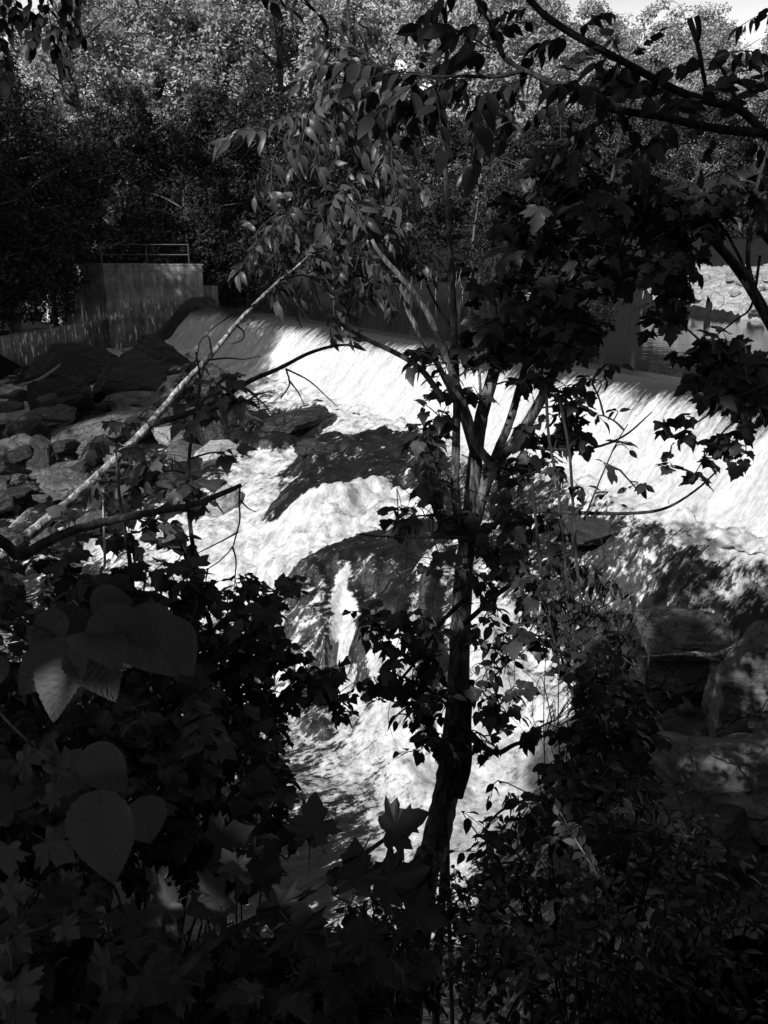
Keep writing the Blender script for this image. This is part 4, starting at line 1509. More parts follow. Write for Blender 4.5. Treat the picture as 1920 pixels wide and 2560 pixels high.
mt.stem(PX([(1170, 1345), (1060, 1342), (960, 1342), (890, 1335)], 5.1), 0.012, 0.004, 'branch', M_barkd, 16, 6)
mt.stem(PX([(1160, 1500), (1100, 1560), (1050, 1640), (1000, 1700), (960, 1740)], 5.2), 0.016, 0.005, 'branch', M_barkd, 16, 6)
mt.stem(PX([(1160, 1560), (1280, 1460), (1310, 1500), (1305, 1560)], 5.2), 0.018, 0.01, 'branch', M_barkd, 18, 6)
mt.stem(PX([(1145, 1800), (1230, 1880), (1290, 1860), (1360, 1840)], 5.3), 0.024, 0.008, 'branch', M_barkd, 16, 6)
for b in [(1060, 880, 60, 40, 18), (1130, 905, 80, 40, 30), (1215, 920, 60, 35, 22), (1250, 870, 60, 40, 22), (1110, 960, 50, 35, 16), (1180, 985, 50, 25, 12),
          (1075, 1055, 55, 40, 26), (1060, 1110, 50, 40, 22), (1110, 1075, 40, 50, 18), (1050, 1170, 50, 40, 14), (1100, 1200, 70, 50, 22),
          (1300, 960, 50, 35, 14), (1370, 930, 60, 40, 18), (1340, 870, 70, 40, 20), (1400, 1020, 45, 60, 24), (1440, 1000, 45, 40, 16), (1395, 1090, 45, 40, 16), (1330, 1095, 40, 35, 12), (1440, 1080, 45, 60, 20),
          (1290, 1200, 80, 50, 26), (1350, 1180, 70, 60, 24), (1230, 1260, 70, 50, 22), (1080, 1290, 80, 50, 26), (1010, 1300, 60, 35, 14), (1150, 1330, 60, 40, 16), (1300, 1310, 90, 50, 28),
          (1210, 1380, 90, 50, 30), (1100, 1400, 70, 50, 18), (1330, 1400, 90, 50, 28), (1390, 1330, 60, 60, 18), (1330, 1480, 70, 40, 20), (1220, 1460, 70, 40, 18)]:
    mt.blob(*b[:4], round(b[4] * 1.15), T_vine, 0.108, 5.4, 0.5)
for b in [(930, 1560, 45, 45, 18), (905, 1525, 40, 25, 10), (990, 1555, 50, 28, 18), (950, 1600, 45, 25, 14), (1060, 1590, 55, 35, 18), (1010, 1640, 55, 28, 20), (985, 1690, 60, 28, 22), (960, 1735, 50, 25, 16), (1040, 1710, 60, 40, 26),
          (1100, 1660, 50, 40, 18), (1100, 1760, 60, 45, 26), (1060, 1800, 50, 40, 20), (1030, 1760, 50, 30, 18), (1100, 1850, 60, 50, 24), (1040, 1870, 45, 35, 12), (990, 1790, 30, 25, 5),
          (1240, 1540, 70, 50, 26), (1290, 1570, 60, 50, 22), (1220, 1620, 70, 50, 26), (1290, 1640, 60, 40, 18), (1230, 1700, 70, 50, 26), (1250, 1770, 60, 45, 22), (1290, 1740, 40, 40, 10), (1210, 1840, 70, 50, 24),
          (1340, 1560, 70, 60, 20), (1400, 1600, 60, 60, 20), (1330, 1830, 60, 35, 14), (1390, 1800, 40, 25, 5)]:
    mt.blob(*b[:4], b[4], T_vine if rng.uniform() < 0.6 else T_ovate, 0.095, 5.1, 0.5)
for k in range(70):
    px, py = rng.uniform(980, 1520), rng.uniform(1180, 1800)
    d = rng.uniform(5.0, 5.6)
    a = mt.near_anchor(pt(px, py, d))
    c = pt(px, py, d)
    L = rng.uniform(0.15, 0.6)
    mt.twig([a, (a + c) / 2 + np.array([0, 0, 0.04]), c, c + np.array([rng.normal(0, 0.06), 0, -L * 0.5]), c + np.array([rng.normal(0, 0.1), 0, -L])], 0.004, 0.0015, 16, 4)
mt.done()

# ---- straight thin vines hanging right of the forked tree
for k, (P, lab) in enumerate([
        ([(1365, 960), (1372, 1090), (1392, 1200), (1405, 1320), (1418, 1450), (1432, 1560), (1448, 1680), (1460, 1800)], 'thin pale vine hanging just right of the forked tree'),
        ([(1395, 980), (1422, 1120), (1432, 1250), (1440, 1380), (1452, 1500), (1470, 1600), (1476, 1720), (1490, 1850)], 'dark straight vine hanging right of the pale vine'),
        ([(1330, 1200), (1345, 1350), (1362, 1500), (1390, 1620), (1400, 1700)], 'short thin vine hanging left of the pale vine'),
        ([(1300, 1400), (1370, 1540), (1420, 1700), (1440, 1780)], 'slanting thin vine crossing behind the other vines')]):
    pl = Plant('hanging_vine', lab, 'vine', pt(*P[0], 4.9), M_leaf2, 'vines hanging beside the forked tree')
    pl.stem([pt(a, b, 4.9 + 0.05 * k) for a, b in P], 0.010, 0.008, 'stem', M_barkd, 40, 7, 0.04)
    for a, b in P[2:]:
        pl.blob(a + rng.normal(0, 25), b, 30, 40, 5, T_vine, 0.08, 4.9, 0.2, 0.5, 5, tw=0.003, keep=False)
    pl.done()

# ---- leaning dead trunk on the left
r_ = on_bank(-260, 4.2)
dt = Plant('leaning_dead_trunk', 'bare leaning dead trunk crossing the left half from lower left to upper middle', 'tree', r_)
dt.stem([r_, pt(-140, 1480, 4.4), pt(0, 1392, 4.6), pt(130, 1290, 4.8), pt(250, 1185, 5.0), pt(370, 1065, 5.2), pt(450, 970, 5.4), pt(530, 885, 5.5), pt(600, 800, 5.6), pt(690, 710, 5.8), pt(745, 665, 5.9), pt(797, 614, 6.0)], 0.040, 0.006, 'trunk', M_dead, 90, 10, 0.09)
dt.stem([pt(370, 1062, 5.2), pt(450, 1040, 5.1), pt(530, 1010, 5.0), pt(620, 955, 5.0), pt(700, 920, 5.0), pt(780, 880, 5.0), pt(860, 862, 5.0), pt(912, 876, 5.0)], 0.022, 0.006, 'branch', M_barkd, 40, 8, 0.06)
for P in [[(600, 960), (640, 990), (650, 1030)], [(600, 960), (660, 1010), (680, 1040)], [(715, 922), (724, 960), (706, 990), (702, 1000)], [(722, 950), (745, 980), (760, 1010)], [(715, 922), (770, 950), (810, 985), (845, 1018)], [(620, 1000), (650, 985), (690, 975)],
          [(530, 885), (520, 840), (500, 855), (490, 900), (470, 940)], [(520, 900), (570, 895), (610, 898), (650, 890)], [(590, 812), (610, 830), (605, 850), (580, 860)], [(640, 760), (600, 780), (560, 800), (520, 830)], [(690, 715), (715, 760), (720, 790)], [(700, 700), (770, 690), (800, 760), (810, 790)], [(650, 742), (640, 700), (635, 670)]]:
    dt.twig([pt(a, b, 5.3) for a, b in P], 0.007, 0.0025, 12)
dt.done()
r_ = on_bank(-60, 3.9)
db = Plant('dead_branch', 'dark dead branch sweeping right below the leaning trunk, with a drooping bare twig', 'branch', r_)
db.stem([r_, pt(-40, 1480, 4.0), pt(60, 1390, 4.2), pt(160, 1335, 4.3), pt(260, 1305, 4.4), pt(360, 1285, 4.4), pt(480, 1262, 4.5), pt(560, 1232, 4.5), pt(603, 1212, 4.5)], 0.034, 0.012, 'stem', M_barkd, 40, 9, 0.06)
for P in [[(600, 1214), (598, 1260), (600, 1300), (588, 1345), (580, 1370), (540, 1410), (490, 1435), (450, 1440)], [(582, 1368), (590, 1400), (588, 1440), (586, 1480)], [(596, 1330), (560, 1350), (510, 1375), (480, 1390)], [(520, 1420), (515, 1450), (518, 1475)], [(600, 1250), (620, 1270), (640, 1280)]]:
    db.twig([pt(a, b, 4.5) for a, b in P], 0.006, 0.0022, 14)
db.done()
# ---- leafy maple shoots climbing round the leaning dead trunk
r_ = on_bank(330, 4.6)
ms = Plant('maple_sapling', 'leafy maple sapling growing up around the leaning dead trunk at left', 'sapling', r_)
ms.stem([r_, pt(340, 1700, 4.6), pt(330, 1450, 4.6), pt(300, 1250, 4.7), pt(290, 1130, 4.8)], 0.02, 0.006, 'stem', M_barkd)
ms.stem([r_, pt(520, 1700, 4.7), pt(500, 1500, 4.8), pt(470, 1250, 4.9), pt(480, 1080, 5.0), pt(500, 960, 5.1), pt(490, 880, 5.1)], 0.02, 0.005, 'stem', M_barkd)
ms.stem([r_, pt(263, 1600, 4.5), pt(262, 1400, 4.5), pt(258, 1250, 4.5)], 0.011, 0.006, 'stem', M_dead)
for b in [(475, 950, 60, 45, 14), (440, 985, 45, 40, 9), (530, 985, 45, 40, 9), (570, 940, 30, 30, 5), (500, 1020, 60, 35, 10), (585, 985, 20, 30, 4), (485, 905, 30, 25, 4),
          (320, 1080, 70, 45, 12), (250, 1150, 60, 50, 12), (300, 1140, 50, 40, 9), (350, 1120, 60, 40, 10), (270, 1210, 50, 50, 8), (400, 1180, 60, 40, 10), (330, 1190, 50, 40, 8),
          (250, 1230, 45, 45, 5), (380, 1230, 80, 45, 16), (450, 1210, 60, 40, 12), (330, 1260, 60, 45, 12), (420, 1290, 70, 40, 14), (490, 1290, 40, 35, 7), (350, 1330, 90, 40, 20), (450, 1360, 60, 40, 12), (250, 1330, 80, 40, 14), (170, 1330, 60, 30, 7), (480, 1400, 50, 30, 8), (540, 1050, 30, 35, 4), (560, 1130, 25, 30, 3)]:
    ms.blob(*b[:4], b[4], T_vine, 0.115, 5.75 if abs(b[1] - (1392 - 0.976 * b[0])) < 60 else 4.9, 0.3, 0.45)
ms.done()

# ---- dense bushes filling the lower left
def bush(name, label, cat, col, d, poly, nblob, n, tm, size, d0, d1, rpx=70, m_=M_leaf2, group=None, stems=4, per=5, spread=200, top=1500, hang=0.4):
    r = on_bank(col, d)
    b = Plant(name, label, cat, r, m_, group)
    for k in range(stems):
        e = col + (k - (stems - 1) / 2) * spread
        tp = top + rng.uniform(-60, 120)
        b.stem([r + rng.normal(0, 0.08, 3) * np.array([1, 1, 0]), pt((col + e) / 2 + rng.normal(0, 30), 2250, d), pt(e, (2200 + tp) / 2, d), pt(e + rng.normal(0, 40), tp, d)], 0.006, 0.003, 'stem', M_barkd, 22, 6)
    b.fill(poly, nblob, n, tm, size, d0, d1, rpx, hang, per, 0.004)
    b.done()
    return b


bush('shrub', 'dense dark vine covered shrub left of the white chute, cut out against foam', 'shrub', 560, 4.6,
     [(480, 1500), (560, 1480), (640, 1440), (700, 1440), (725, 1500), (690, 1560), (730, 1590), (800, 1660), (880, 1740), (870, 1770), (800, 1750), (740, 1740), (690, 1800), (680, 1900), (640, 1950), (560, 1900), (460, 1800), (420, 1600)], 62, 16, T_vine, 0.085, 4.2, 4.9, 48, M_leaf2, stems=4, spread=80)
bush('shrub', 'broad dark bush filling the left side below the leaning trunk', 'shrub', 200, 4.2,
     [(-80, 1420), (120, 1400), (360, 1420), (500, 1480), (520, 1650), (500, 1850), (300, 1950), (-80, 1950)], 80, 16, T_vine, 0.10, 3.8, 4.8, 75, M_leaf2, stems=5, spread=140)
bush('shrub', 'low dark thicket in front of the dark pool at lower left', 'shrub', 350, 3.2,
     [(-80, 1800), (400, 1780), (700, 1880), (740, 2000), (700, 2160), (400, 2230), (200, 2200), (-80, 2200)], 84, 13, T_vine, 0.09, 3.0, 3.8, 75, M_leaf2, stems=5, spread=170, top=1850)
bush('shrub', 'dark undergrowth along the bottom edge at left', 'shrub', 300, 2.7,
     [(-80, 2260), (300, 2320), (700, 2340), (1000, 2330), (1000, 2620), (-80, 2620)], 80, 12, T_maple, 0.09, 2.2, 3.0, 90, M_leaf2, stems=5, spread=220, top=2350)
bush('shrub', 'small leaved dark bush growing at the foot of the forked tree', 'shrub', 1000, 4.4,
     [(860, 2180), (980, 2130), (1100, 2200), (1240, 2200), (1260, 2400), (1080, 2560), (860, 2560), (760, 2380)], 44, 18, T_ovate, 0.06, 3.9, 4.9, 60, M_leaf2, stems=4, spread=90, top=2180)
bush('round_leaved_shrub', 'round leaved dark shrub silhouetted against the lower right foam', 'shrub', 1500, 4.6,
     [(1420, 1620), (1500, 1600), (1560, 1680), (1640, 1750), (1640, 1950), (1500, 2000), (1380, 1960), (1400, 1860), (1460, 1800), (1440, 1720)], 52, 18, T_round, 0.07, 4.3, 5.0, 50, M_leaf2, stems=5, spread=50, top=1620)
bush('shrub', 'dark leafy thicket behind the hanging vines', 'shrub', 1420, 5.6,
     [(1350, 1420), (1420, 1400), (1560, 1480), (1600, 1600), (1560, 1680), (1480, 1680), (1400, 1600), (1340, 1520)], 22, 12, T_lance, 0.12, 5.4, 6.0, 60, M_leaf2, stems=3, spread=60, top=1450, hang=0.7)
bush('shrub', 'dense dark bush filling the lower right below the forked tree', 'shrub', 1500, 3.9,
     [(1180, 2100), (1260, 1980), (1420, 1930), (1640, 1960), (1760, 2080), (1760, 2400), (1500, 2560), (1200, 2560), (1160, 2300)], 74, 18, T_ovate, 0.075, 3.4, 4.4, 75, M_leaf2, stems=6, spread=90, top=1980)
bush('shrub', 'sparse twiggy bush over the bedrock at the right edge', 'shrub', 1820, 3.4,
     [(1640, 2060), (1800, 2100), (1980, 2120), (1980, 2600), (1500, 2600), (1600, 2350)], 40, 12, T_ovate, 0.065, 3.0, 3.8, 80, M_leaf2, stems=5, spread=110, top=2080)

# ---- thin upright shoots with small pointed leaves, lower right
SHOOTS = [
    ([(1720, 2560), (1600, 2400), (1500, 2200), (1440, 2100), (1400, 2030)], 'arching shoot with rounded bright leaves at the middle of the lower right'),
    ([(1330, 2530), (1290, 2330), (1180, 2320)], 'short pale shoot leaning left near the foot of the forked tree'),
    ([(1440, 2500), (1438, 2300), (1430, 2180), (1432, 2130)], 'upright pale shoot among the dark shrubs at lower right'),
    ([(1560, 2560), (1410, 2430), (1340, 2400), (1260, 2350), (1180, 2320)], 'pale shoot arching left with pairs of pointed leaves'),
    ([(1640, 2420), (1660, 2300), (1680, 2180), (1720, 2060), (1745, 2020)], 'tall pale shoot at right with two bright leaves at its tip'),
    ([(1850, 2620), (1760, 2400), (1850, 2280), (1920, 2240)], 'leaning shoot at the right edge with two bright leaves'),
    ([(1500, 2620), (1480, 2420), (1400, 2350), (1300, 2330)], 'drooping shoot in the lower right middle'),
    ([(1250, 2600), (1350, 2420), (1440, 2330), (1580, 2330), (1680, 2310)], 'shoot reaching right across the lower right shrubs'),
    ([(1800, 2640), (1640, 2560), (1560, 2480), (1500, 2440)], 'short shoot near the bottom right corner'),
    ([(1150, 2640), (1190, 2480), (1200, 2300), (1260, 2200)], 'shoot rising beside the foot of the forked tree'),
]
for k, (P, lab) in enumerate(SHOOTS):
    d = 2.5 + 0.08 * k
    r = on_bank(P[0][0], d)
    s = Plant('leafy_shoot', lab, 'shoot', r, M_leaf, 'thin leafy shoots at lower right')
    Q = s.stem([r] + [pt(a, b, d) for a, b in P], 0.006, 0.0025, 'stem', M_bark, 40, 6)
    s.leaves_on(Q[12:], 26, T_ovate, 0.048, 0.0, 0.0, (0, -0.2, 1))
    for j in range(6):
        i = rng.integers(16, 38)
        e = Q[i] + nrm(rng.normal(size=3) + np.array([0, 0, 0.8])) * 0.16
        q = s.spray([Q[i], (Q[i] + e) / 2, e], 7, T_ovate, 0.042, 0.003, 0.0)
    s.done()

# ---- big linden leaves hanging close to the camera at left
def linden(rows=30, cols=11, L=1.0):
    half = cols // 2
    V, F = [], []
    t = np.linspace(0, 1, rows)
    for r, ti in enumerate(t):
        w = 0.44 * (np.sin(np.pi * np.clip(ti ** 0.62, 0, 1)) ** 0.75) * (1 - 0.35 * ti ** 3) + 0.004
        w *= 1 + (0.05 if r % 2 else -0.02) * (ti < 0.97)
        for c in range(cols):
            u = (c - half) / half
            back = -0.16 * abs(u) ** 1.5 * (1 - ti) ** 3
            x = u * w
            ph = (ti - 0.55 * abs(u) * 0.45) * 9
            z = 0.024 * abs(math.sin(math.pi * ph)) * (1 - 0.5 * abs(u)) + 0.14 * abs(u) ** 1.3 * w - 0.22 * ti ** 2 - (0.0 if c != half else 0.012)
            V.append((x, ti + back + 0.10, z))
    for r in range(rows - 1):
        for c in range(cols - 1):
            a = r * cols + c
            F.append((a, a + 1, a + cols + 1, a + cols))
    return pack(V, F)


T_linden = linden()
root = np.array([-2.6, 0.9, bz(-2.6, 0.9)])
lb = Plant('linden_branch', 'linden branch close to the camera at left with big toothed leaves, some of them sunlit', 'branch', root, M_big)
lb.stem([root, pt(-420, 1650, 1.5), pt(-150, 1560, 1.45), pt(40, 1560, 1.4), pt(160, 1600, 1.38), pt(260, 1580, 1.4), pt(340, 1560, 1.42)], 0.005, 0.002, 'stem', M_bark, 40, 8)
lb.stem([pt(-150, 1560, 1.45), pt(-20, 1760, 1.4), pt(120, 1900, 1.35), pt(215, 1985, 1.33)], 0.003, 0.0015, 'stem', M_bark, 24, 7)
for a, b, d, e, f, up, td in [
        (178, 1600, 1.36, 108, 1800, (-0.35, -0.85, 0.4), -0.05), (125, 1640, 1.42, 28, 1735, (-0.4, -0.8, 0.5), 0.0), (200, 1625, 1.37, 290, 1732, (-0.3, 0.2, 1), -0.06),
        (215, 1585, 1.36, 300, 1650, (-0.1, 0.3, 1), -0.08), (250, 1530, 1.36, 380, 1665, (-0.2, -0.9, 0.4), 0.02), (330, 1530, 1.38, 445, 1700, (0.2, -0.9, 0.3), 0.02), (160, 1540, 1.4, 60, 1640, (-0.2, -0.7, 0.6), -0.02),
        (400, 1560, 1.46, 485, 1690, (0.4, -0.8, 0.3), 0.0), (150, 1600, 1.45, 170, 1780, (0.3, -0.9, 0.2), 0.04), (20, 1660, 1.45, -60, 1720, (-0.2, -0.6, 0.7), 0.0), (230, 1500, 1.45, 330, 1500, (0, -0.7, 0.7), 0.0), (140, 1530, 1.5, 230, 1640, (0.1, -0.8, 0.5), 0.0),
        (250, 1985, 1.30, 262, 2225, (-0.15, -0.95, 0.25), -0.02), (225, 1870, 1.36, 310, 1990, (0.05, -0.95, 0.3), 0.0), (350, 2000, 1.36, 385, 2120, (0.5, -0.75, 0.4), 0.02), (190, 1880, 1.4, 230, 1960, (-0.5, -0.6, 0.5), 0.0),]:
    lb.leaf(a, b, d, e, f, T_linden, None, up, td)
lb.done(smooth=False)

# ---- unseen leafy shrub added left of the camera to shade the lowest leaves
root = np.array([-1.35, 0.0, bz(-1.35, 0.0)])
shade_shrub = Plant('shrub', 'unseen leafy shrub added left of the camera for its shade', 'shrub', root, M_leaf2)
shade_shrub.stem([root, root + np.array([0.02, 0.05, 0.7]), np.array([-1.25, 0.1, 2.25]), np.array([-1.2, 0.12, 2.6])], 0.02, 0.004, 'stem', M_barkd)
for k in range(46):
    e = np.array([-1.18, 0.0, 2.36]) + rng.normal(0, 1, 3) * np.array([0.2, 0.26, 0.15])
    e[2] = min(e[2], 2.62)
    a_ = shade_shrub.near_anchor(e)
    Q = shade_shrub.twig([a_, (a_ + e) / 2 + np.array([0, 0, 0.03]), e], 0.003, 0.001, 7, 4)
    shade_shrub.leaves_on(Q, 6, T_vine, 0.12, 0.2, 0.4)
shade_shrub.done()

# ---- big maple leaves close to the camera, lower middle and left
root = np.array([-0.6, 0.55, bz(-0.6, 0.55)])
mb_ = Plant('maple_branch', 'maple branch close to the camera with large dark pointed leaves at lower middle', 'branch', root, M_leaf2)
mb_.stem([root, pt(250, 2620, 1.15), pt(400, 2480, 1.2), pt(560, 2340, 1.25), pt(740, 2250, 1.3), pt(860, 2170, 1.35), pt(960, 2100, 1.4), pt(1000, 2072, 1.42)], 0.009, 0.0025, 'stem', M_barkd, 40, 8)
mb_.anch.append(spline([pt(740, 2250, 1.3), pt(770, 2100, 1.32), pt(775, 2010, 1.33)], 10))
for P in [[(740, 2250), (770, 2180), (774, 2110)], [(900, 2140), (905, 2130), (930, 2085)], [(560, 2340), (520, 2270), (470, 2230)], [(640, 2300), (650, 2220), (600, 2180)], [(860, 2170), (830, 2230), (880, 2260)], [(400, 2480), (330, 2400), (280, 2380)]]:
    mb_.twig([pt(a, b, 1.32) for a, b in P], 0.002, 0.0012, 10)
for a, b, e, f, d, up in [(774, 2125, 800, 1985, 1.33, (0.1, -0.9, 0.3)), (930, 2090, 1075, 2040, 1.38, (0, -0.6, 0.8)), (880, 2260, 905, 2100, 1.36, (0.2, -0.9, 0.2)), (905, 2200, 1080, 2210, 1.4, (0.1, -0.9, 0.4)), (600, 2200, 560, 2120, 1.3, (0, -0.9, 0.4)), (600, 2220, 450, 2290, 1.28, (0, -0.8, 0.5)),
                            (640, 2230, 770, 2330, 1.28, (0, -0.9, 0.3)), (700, 2280, 800, 2420, 1.25, (0, -0.8, 0.6)), (430, 2230, 350, 2180, 1.3, (0, -0.9, 0.4)), (470, 2240, 330, 2300, 1.25, (-0.1, -0.8, 0.5)), (300, 2390, 200, 2480, 1.2, (0, -0.8, 0.5)), (330, 2400, 420, 2520, 1.15, (0, -0.8, 0.5)),
                            (500, 2130, 620, 2060, 1.4, (0, -0.8, 0.5)), (560, 2160, 700, 2200, 1.4, (0, -0.8, 0.5)), (880, 2300, 960, 2420, 1.3, (0, -0.8, 0.5)), (980, 2260, 1120, 2330, 1.4, (0, -0.9, 0.4))]:
    mb_.leaf(a, b, d, e, f, T_maple, None, up)
mb_.done()
root = np.array([-1.6, 0.5, bz(-1.6, 0.5)])
mb2 = Plant('maple_branch', 'maple branch at the left edge with ragged half sunlit leaves above the bottom corner', 'branch', root, M_leaf)
mb2.stem([root, pt(-300, 2250, 1.3), pt(-80, 2080, 1.4), pt(60, 2050, 1.42), pt(150, 1990, 1.45)], 0.008, 0.002, 'stem', M_bark, 30, 8)
mb2.stem([pt(-300, 2250, 1.3), pt(-100, 2330, 1.35), pt(60, 2330, 1.4), pt(160, 2300, 1.42)], 0.006, 0.002, 'stem', M_bark, 20, 7)
for a, b, e, f, d, up in [(20, 1910, 130, 1880, 1.5, (0, -0.3, 1)), (90, 1990, 200, 1960, 1.45, (0, -0.3, 1)), (150, 1990, 60, 1930, 1.5, (0, -0.3, 1)), (60, 2050, -30, 1950, 1.42, (0, -0.5, 0.9)), (100, 1960, 190, 1870, 1.5, (0, -0.5, 0.9)),
                            (0, 2330, 90, 2360, 1.4, (0, -0.2, 1)), (140, 2300, 200, 2350, 1.42, (0, -0.3, 1)), (60, 2340, -40, 2390, 1.38, (0, -0.3, 1)), (20, 2420, 90, 2520, 1.3, (0, -0.8, 0.5)), (-20, 2240, 80, 2230, 1.4, (0, -0.7, 0.6)), (30, 2450, -60, 2540, 1.25, (0, -0.7, 0.6)), (80, 2080, 190, 2150, 1.4, (0, -0.8, 0.5)), (20, 2090, 10, 2200, 1.4, (0, -0.8, 0.5))]:
    mb2.leaf(a, b, d, e, f, T_maple, None, up)
mb2.done()

# ---- ash sapling with drooping compound leaves, upper middle left
r_ = on_bank(980, 6.4)
ash = Plant('ash_sapling', 'ash sapling with drooping fingered leaves left of the straight stem', 'sapling', r_)
ash.stem([r_ + np.array([0.35, 0, 0]), pt(1120, 2000, 6.5), pt(1150, 1650, 6.5), pt(1172, 1350, 6.4), pt(1186, 1150, 6.4), pt(1120, 960, 6.3), pt(1030, 800, 6.2), pt(960, 600, 6.2), pt(900, 420, 6.2), pt(880, 200, 6.2), pt(870, 20, 6.2), pt(865, -100, 6.2)], 0.035, 0.01, 'stem', M_bark)
ash.stem([pt(900, 420, 6.2), pt(820, 380, 6.1), pt(740, 360, 6.0), pt(690, 340, 6.0)], 0.012, 0.004, 'branch', M_barkd)
ash.stem([pt(960, 600, 6.2), pt(880, 560, 6.1), pt(760, 530, 6.0), pt(690, 540, 6.0)], 0.012, 0.004, 'branch', M_barkd)
ash.stem([pt(890, 300, 6.2), pt(840, 250, 6.1), pt(790, 220, 6.1)], 0.010, 0.004, 'branch', M_barkd)
ash.stem([pt(1000, 720, 6.2), pt(900, 690, 6.0), pt(780, 650, 6.0), pt(700, 640, 5.9)], 0.010, 0.004, 'branch', M_barkd)
for a, b, rx, ry, n in [(690, 340, 45, 30, 5), (670, 400, 40, 30, 5), (700, 430, 50, 30, 6), (760, 400, 50, 40, 7), (750, 460, 50, 30, 6), (820, 460, 50, 40, 7), (820, 350, 60, 50, 8), (800, 260, 50, 40, 7), (780, 300, 40, 30, 5), (850, 230, 60, 50, 9), (870, 300, 50, 50, 8),
                         (660, 560, 45, 30, 6), (690, 600, 40, 25, 5), (730, 560, 50, 30, 6), (640, 590, 30, 20, 3), (780, 520, 50, 35, 6), (850, 520, 50, 40, 7), (740, 490, 40, 30, 5), (900, 480, 60, 50, 8), (680, 670, 40, 25, 5), (740, 680, 50, 30, 6), (810, 690, 50, 30, 6), (870, 690, 50, 40, 6), (900, 640, 60, 40, 7), (940, 540, 60, 50, 8), (830, 740, 50, 30, 5), (960, 690, 50, 40, 6),
                         (870, 130, 80, 60, 12), (850, 60, 70, 50, 10), (930, 180, 70, 60, 10), (940, 350, 70, 60, 9), (1000, 420, 60, 60, 9), (990, 560, 60, 40, 7), (1000, 640, 50, 40, 6)]:
    ash.blob(a, b, rx, ry, max(2, round(n * 0.9)), T_ash, 0.26, 6.0, 0.4, 0.25, 2, (-0.3, -0.4, 0.9))
ash.done()

# ---- young sumac shoots catching the sun beside the straight stem
r_ = on_bank(1150, 6.8)
su = Plant('sumac_shoot', 'sunlit slender shoot with small pointed leaves behind the straight stem', 'sapling', r_)
su.stem([r_, pt(1118, 2000, 6.8), pt(1152, 1600, 6.8), pt(1180, 1300, 6.8), pt(1204, 1080, 6.8), pt(1196, 900, 6.8), pt(1180, 640, 6.8), pt(1200, 470, 6.8), pt(1190, 330, 6.8), pt(1240, 200, 6.8)], 0.02, 0.006, 'stem', M_bark)
su.stem([pt(1190, 900, 6.8), pt(1080, 740, 6.8), pt(1030, 560, 6.8), pt(990, 480, 6.8)], 0.014, 0.005, 'stem', M_bark)
for a, b, rx, ry, n in [(1190, 370, 50, 40, 16), (1210, 410, 60, 40, 20), (1170, 440, 50, 30, 12), (1250, 440, 40, 30, 10), (1220, 330, 40, 30, 8), (1250, 300, 40, 40, 8), (1140, 480, 50, 30, 10), (1210, 500, 60, 30, 12), (1040, 500, 30, 20, 5), (970, 620, 30, 25, 8), (960, 690, 40, 20, 10), (1000, 700, 40, 25, 8), (1060, 690, 40, 20, 7), (1230, 690, 50, 30, 12), (1240, 640, 40, 30, 8)]:
    su.blob(a, b, rx, ry, n, T_lance, 0.12, 6.7, 0.4, 0.2, 4)
su.done()

# ---- right hand maple: dark curtain of leaves in front of the pool
r_ = on_bank(2050, 6.0)
rm = Plant('maple_tree', 'young maple with a dark curtain of leaves in front of the pool at right', 'tree', r_, M_leaf2)
rm.stem([r_, pt(2060, 1500, 5.6), pt(2000, 1000, 5.5), pt(1900, 760, 5.5), pt(1800, 620, 5.5), pt(1680, 520, 5.5), pt(1560, 440, 5.5)], 0.06, 0.015, 'trunk', M_barkd)
rm.stem([pt(1900, 760, 5.5), pt(1870, 650, 5.4), pt(1890, 480, 5.4), pt(1930, 340, 5.4)], 0.02, 0.008, 'branch', M_barkd)
rm.stem([pt(1560, 650, 5.6), pt(1500, 560, 5.5), pt(1470, 420, 5.5), pt(1440, 240, 5.5)], 0.016, 0.006, 'branch', M_barkd)
rm.stem([pt(1520, 500, 5.5), pt(1550, 350, 5.5), pt(1580, 220, 5.5)], 0.014, 0.006, 'branch', M_barkd)
rm.stem([pt(2000, 1000, 5.5), pt(1800, 560, 5.3), pt(1650, 590, 5.2), pt(1500, 700, 5.2)], 0.012, 0.004, 'branch', M_barkd)
rm.stem([pt(1900, 640, 5.3), pt(1880, 760, 5.3), pt(1840, 800, 5.3), pt(1760, 860, 5.3)], 0.01, 0.004, 'branch', M_barkd)
rm.fill([(1290, 360), (1440, 340), (1600, 420), (1760, 470), (1960, 420), (1960, 540), (1840, 580), (1780, 590), (1700, 650), (1560, 680), (1420, 640), (1290, 560)], 66, 11, T_maple, 0.125, 4.9, 5.9, 60)
rm.fill([(1290, 560), (1420, 640), (1560, 680), (1540, 740), (1440, 760), (1420, 860), (1300, 880), (1180, 880), (1190, 760), (1250, 640)], 28, 11, T_maple, 0.12, 5.0, 5.9, 55)
rm.fill([(1620, 660), (1740, 640), (1740, 720), (1690, 760), (1690, 840), (1640, 840), (1640, 740)], 9, 10, T_maple, 0.12, 5.0, 5.6, 45)
rm.fill([(1700, 880), (1790, 870), (1940, 880), (1960, 1000), (1860, 1010), (1760, 960)], 28, 10, T_maple, 0.12, 5.0, 5.6, 50)
rm.fill([(1380, 780), (1480, 760), (1540, 820), (1480, 880), (1400, 870)], 10, 10, T_maple, 0.10, 5.0, 5.6, 45)
rm.done()

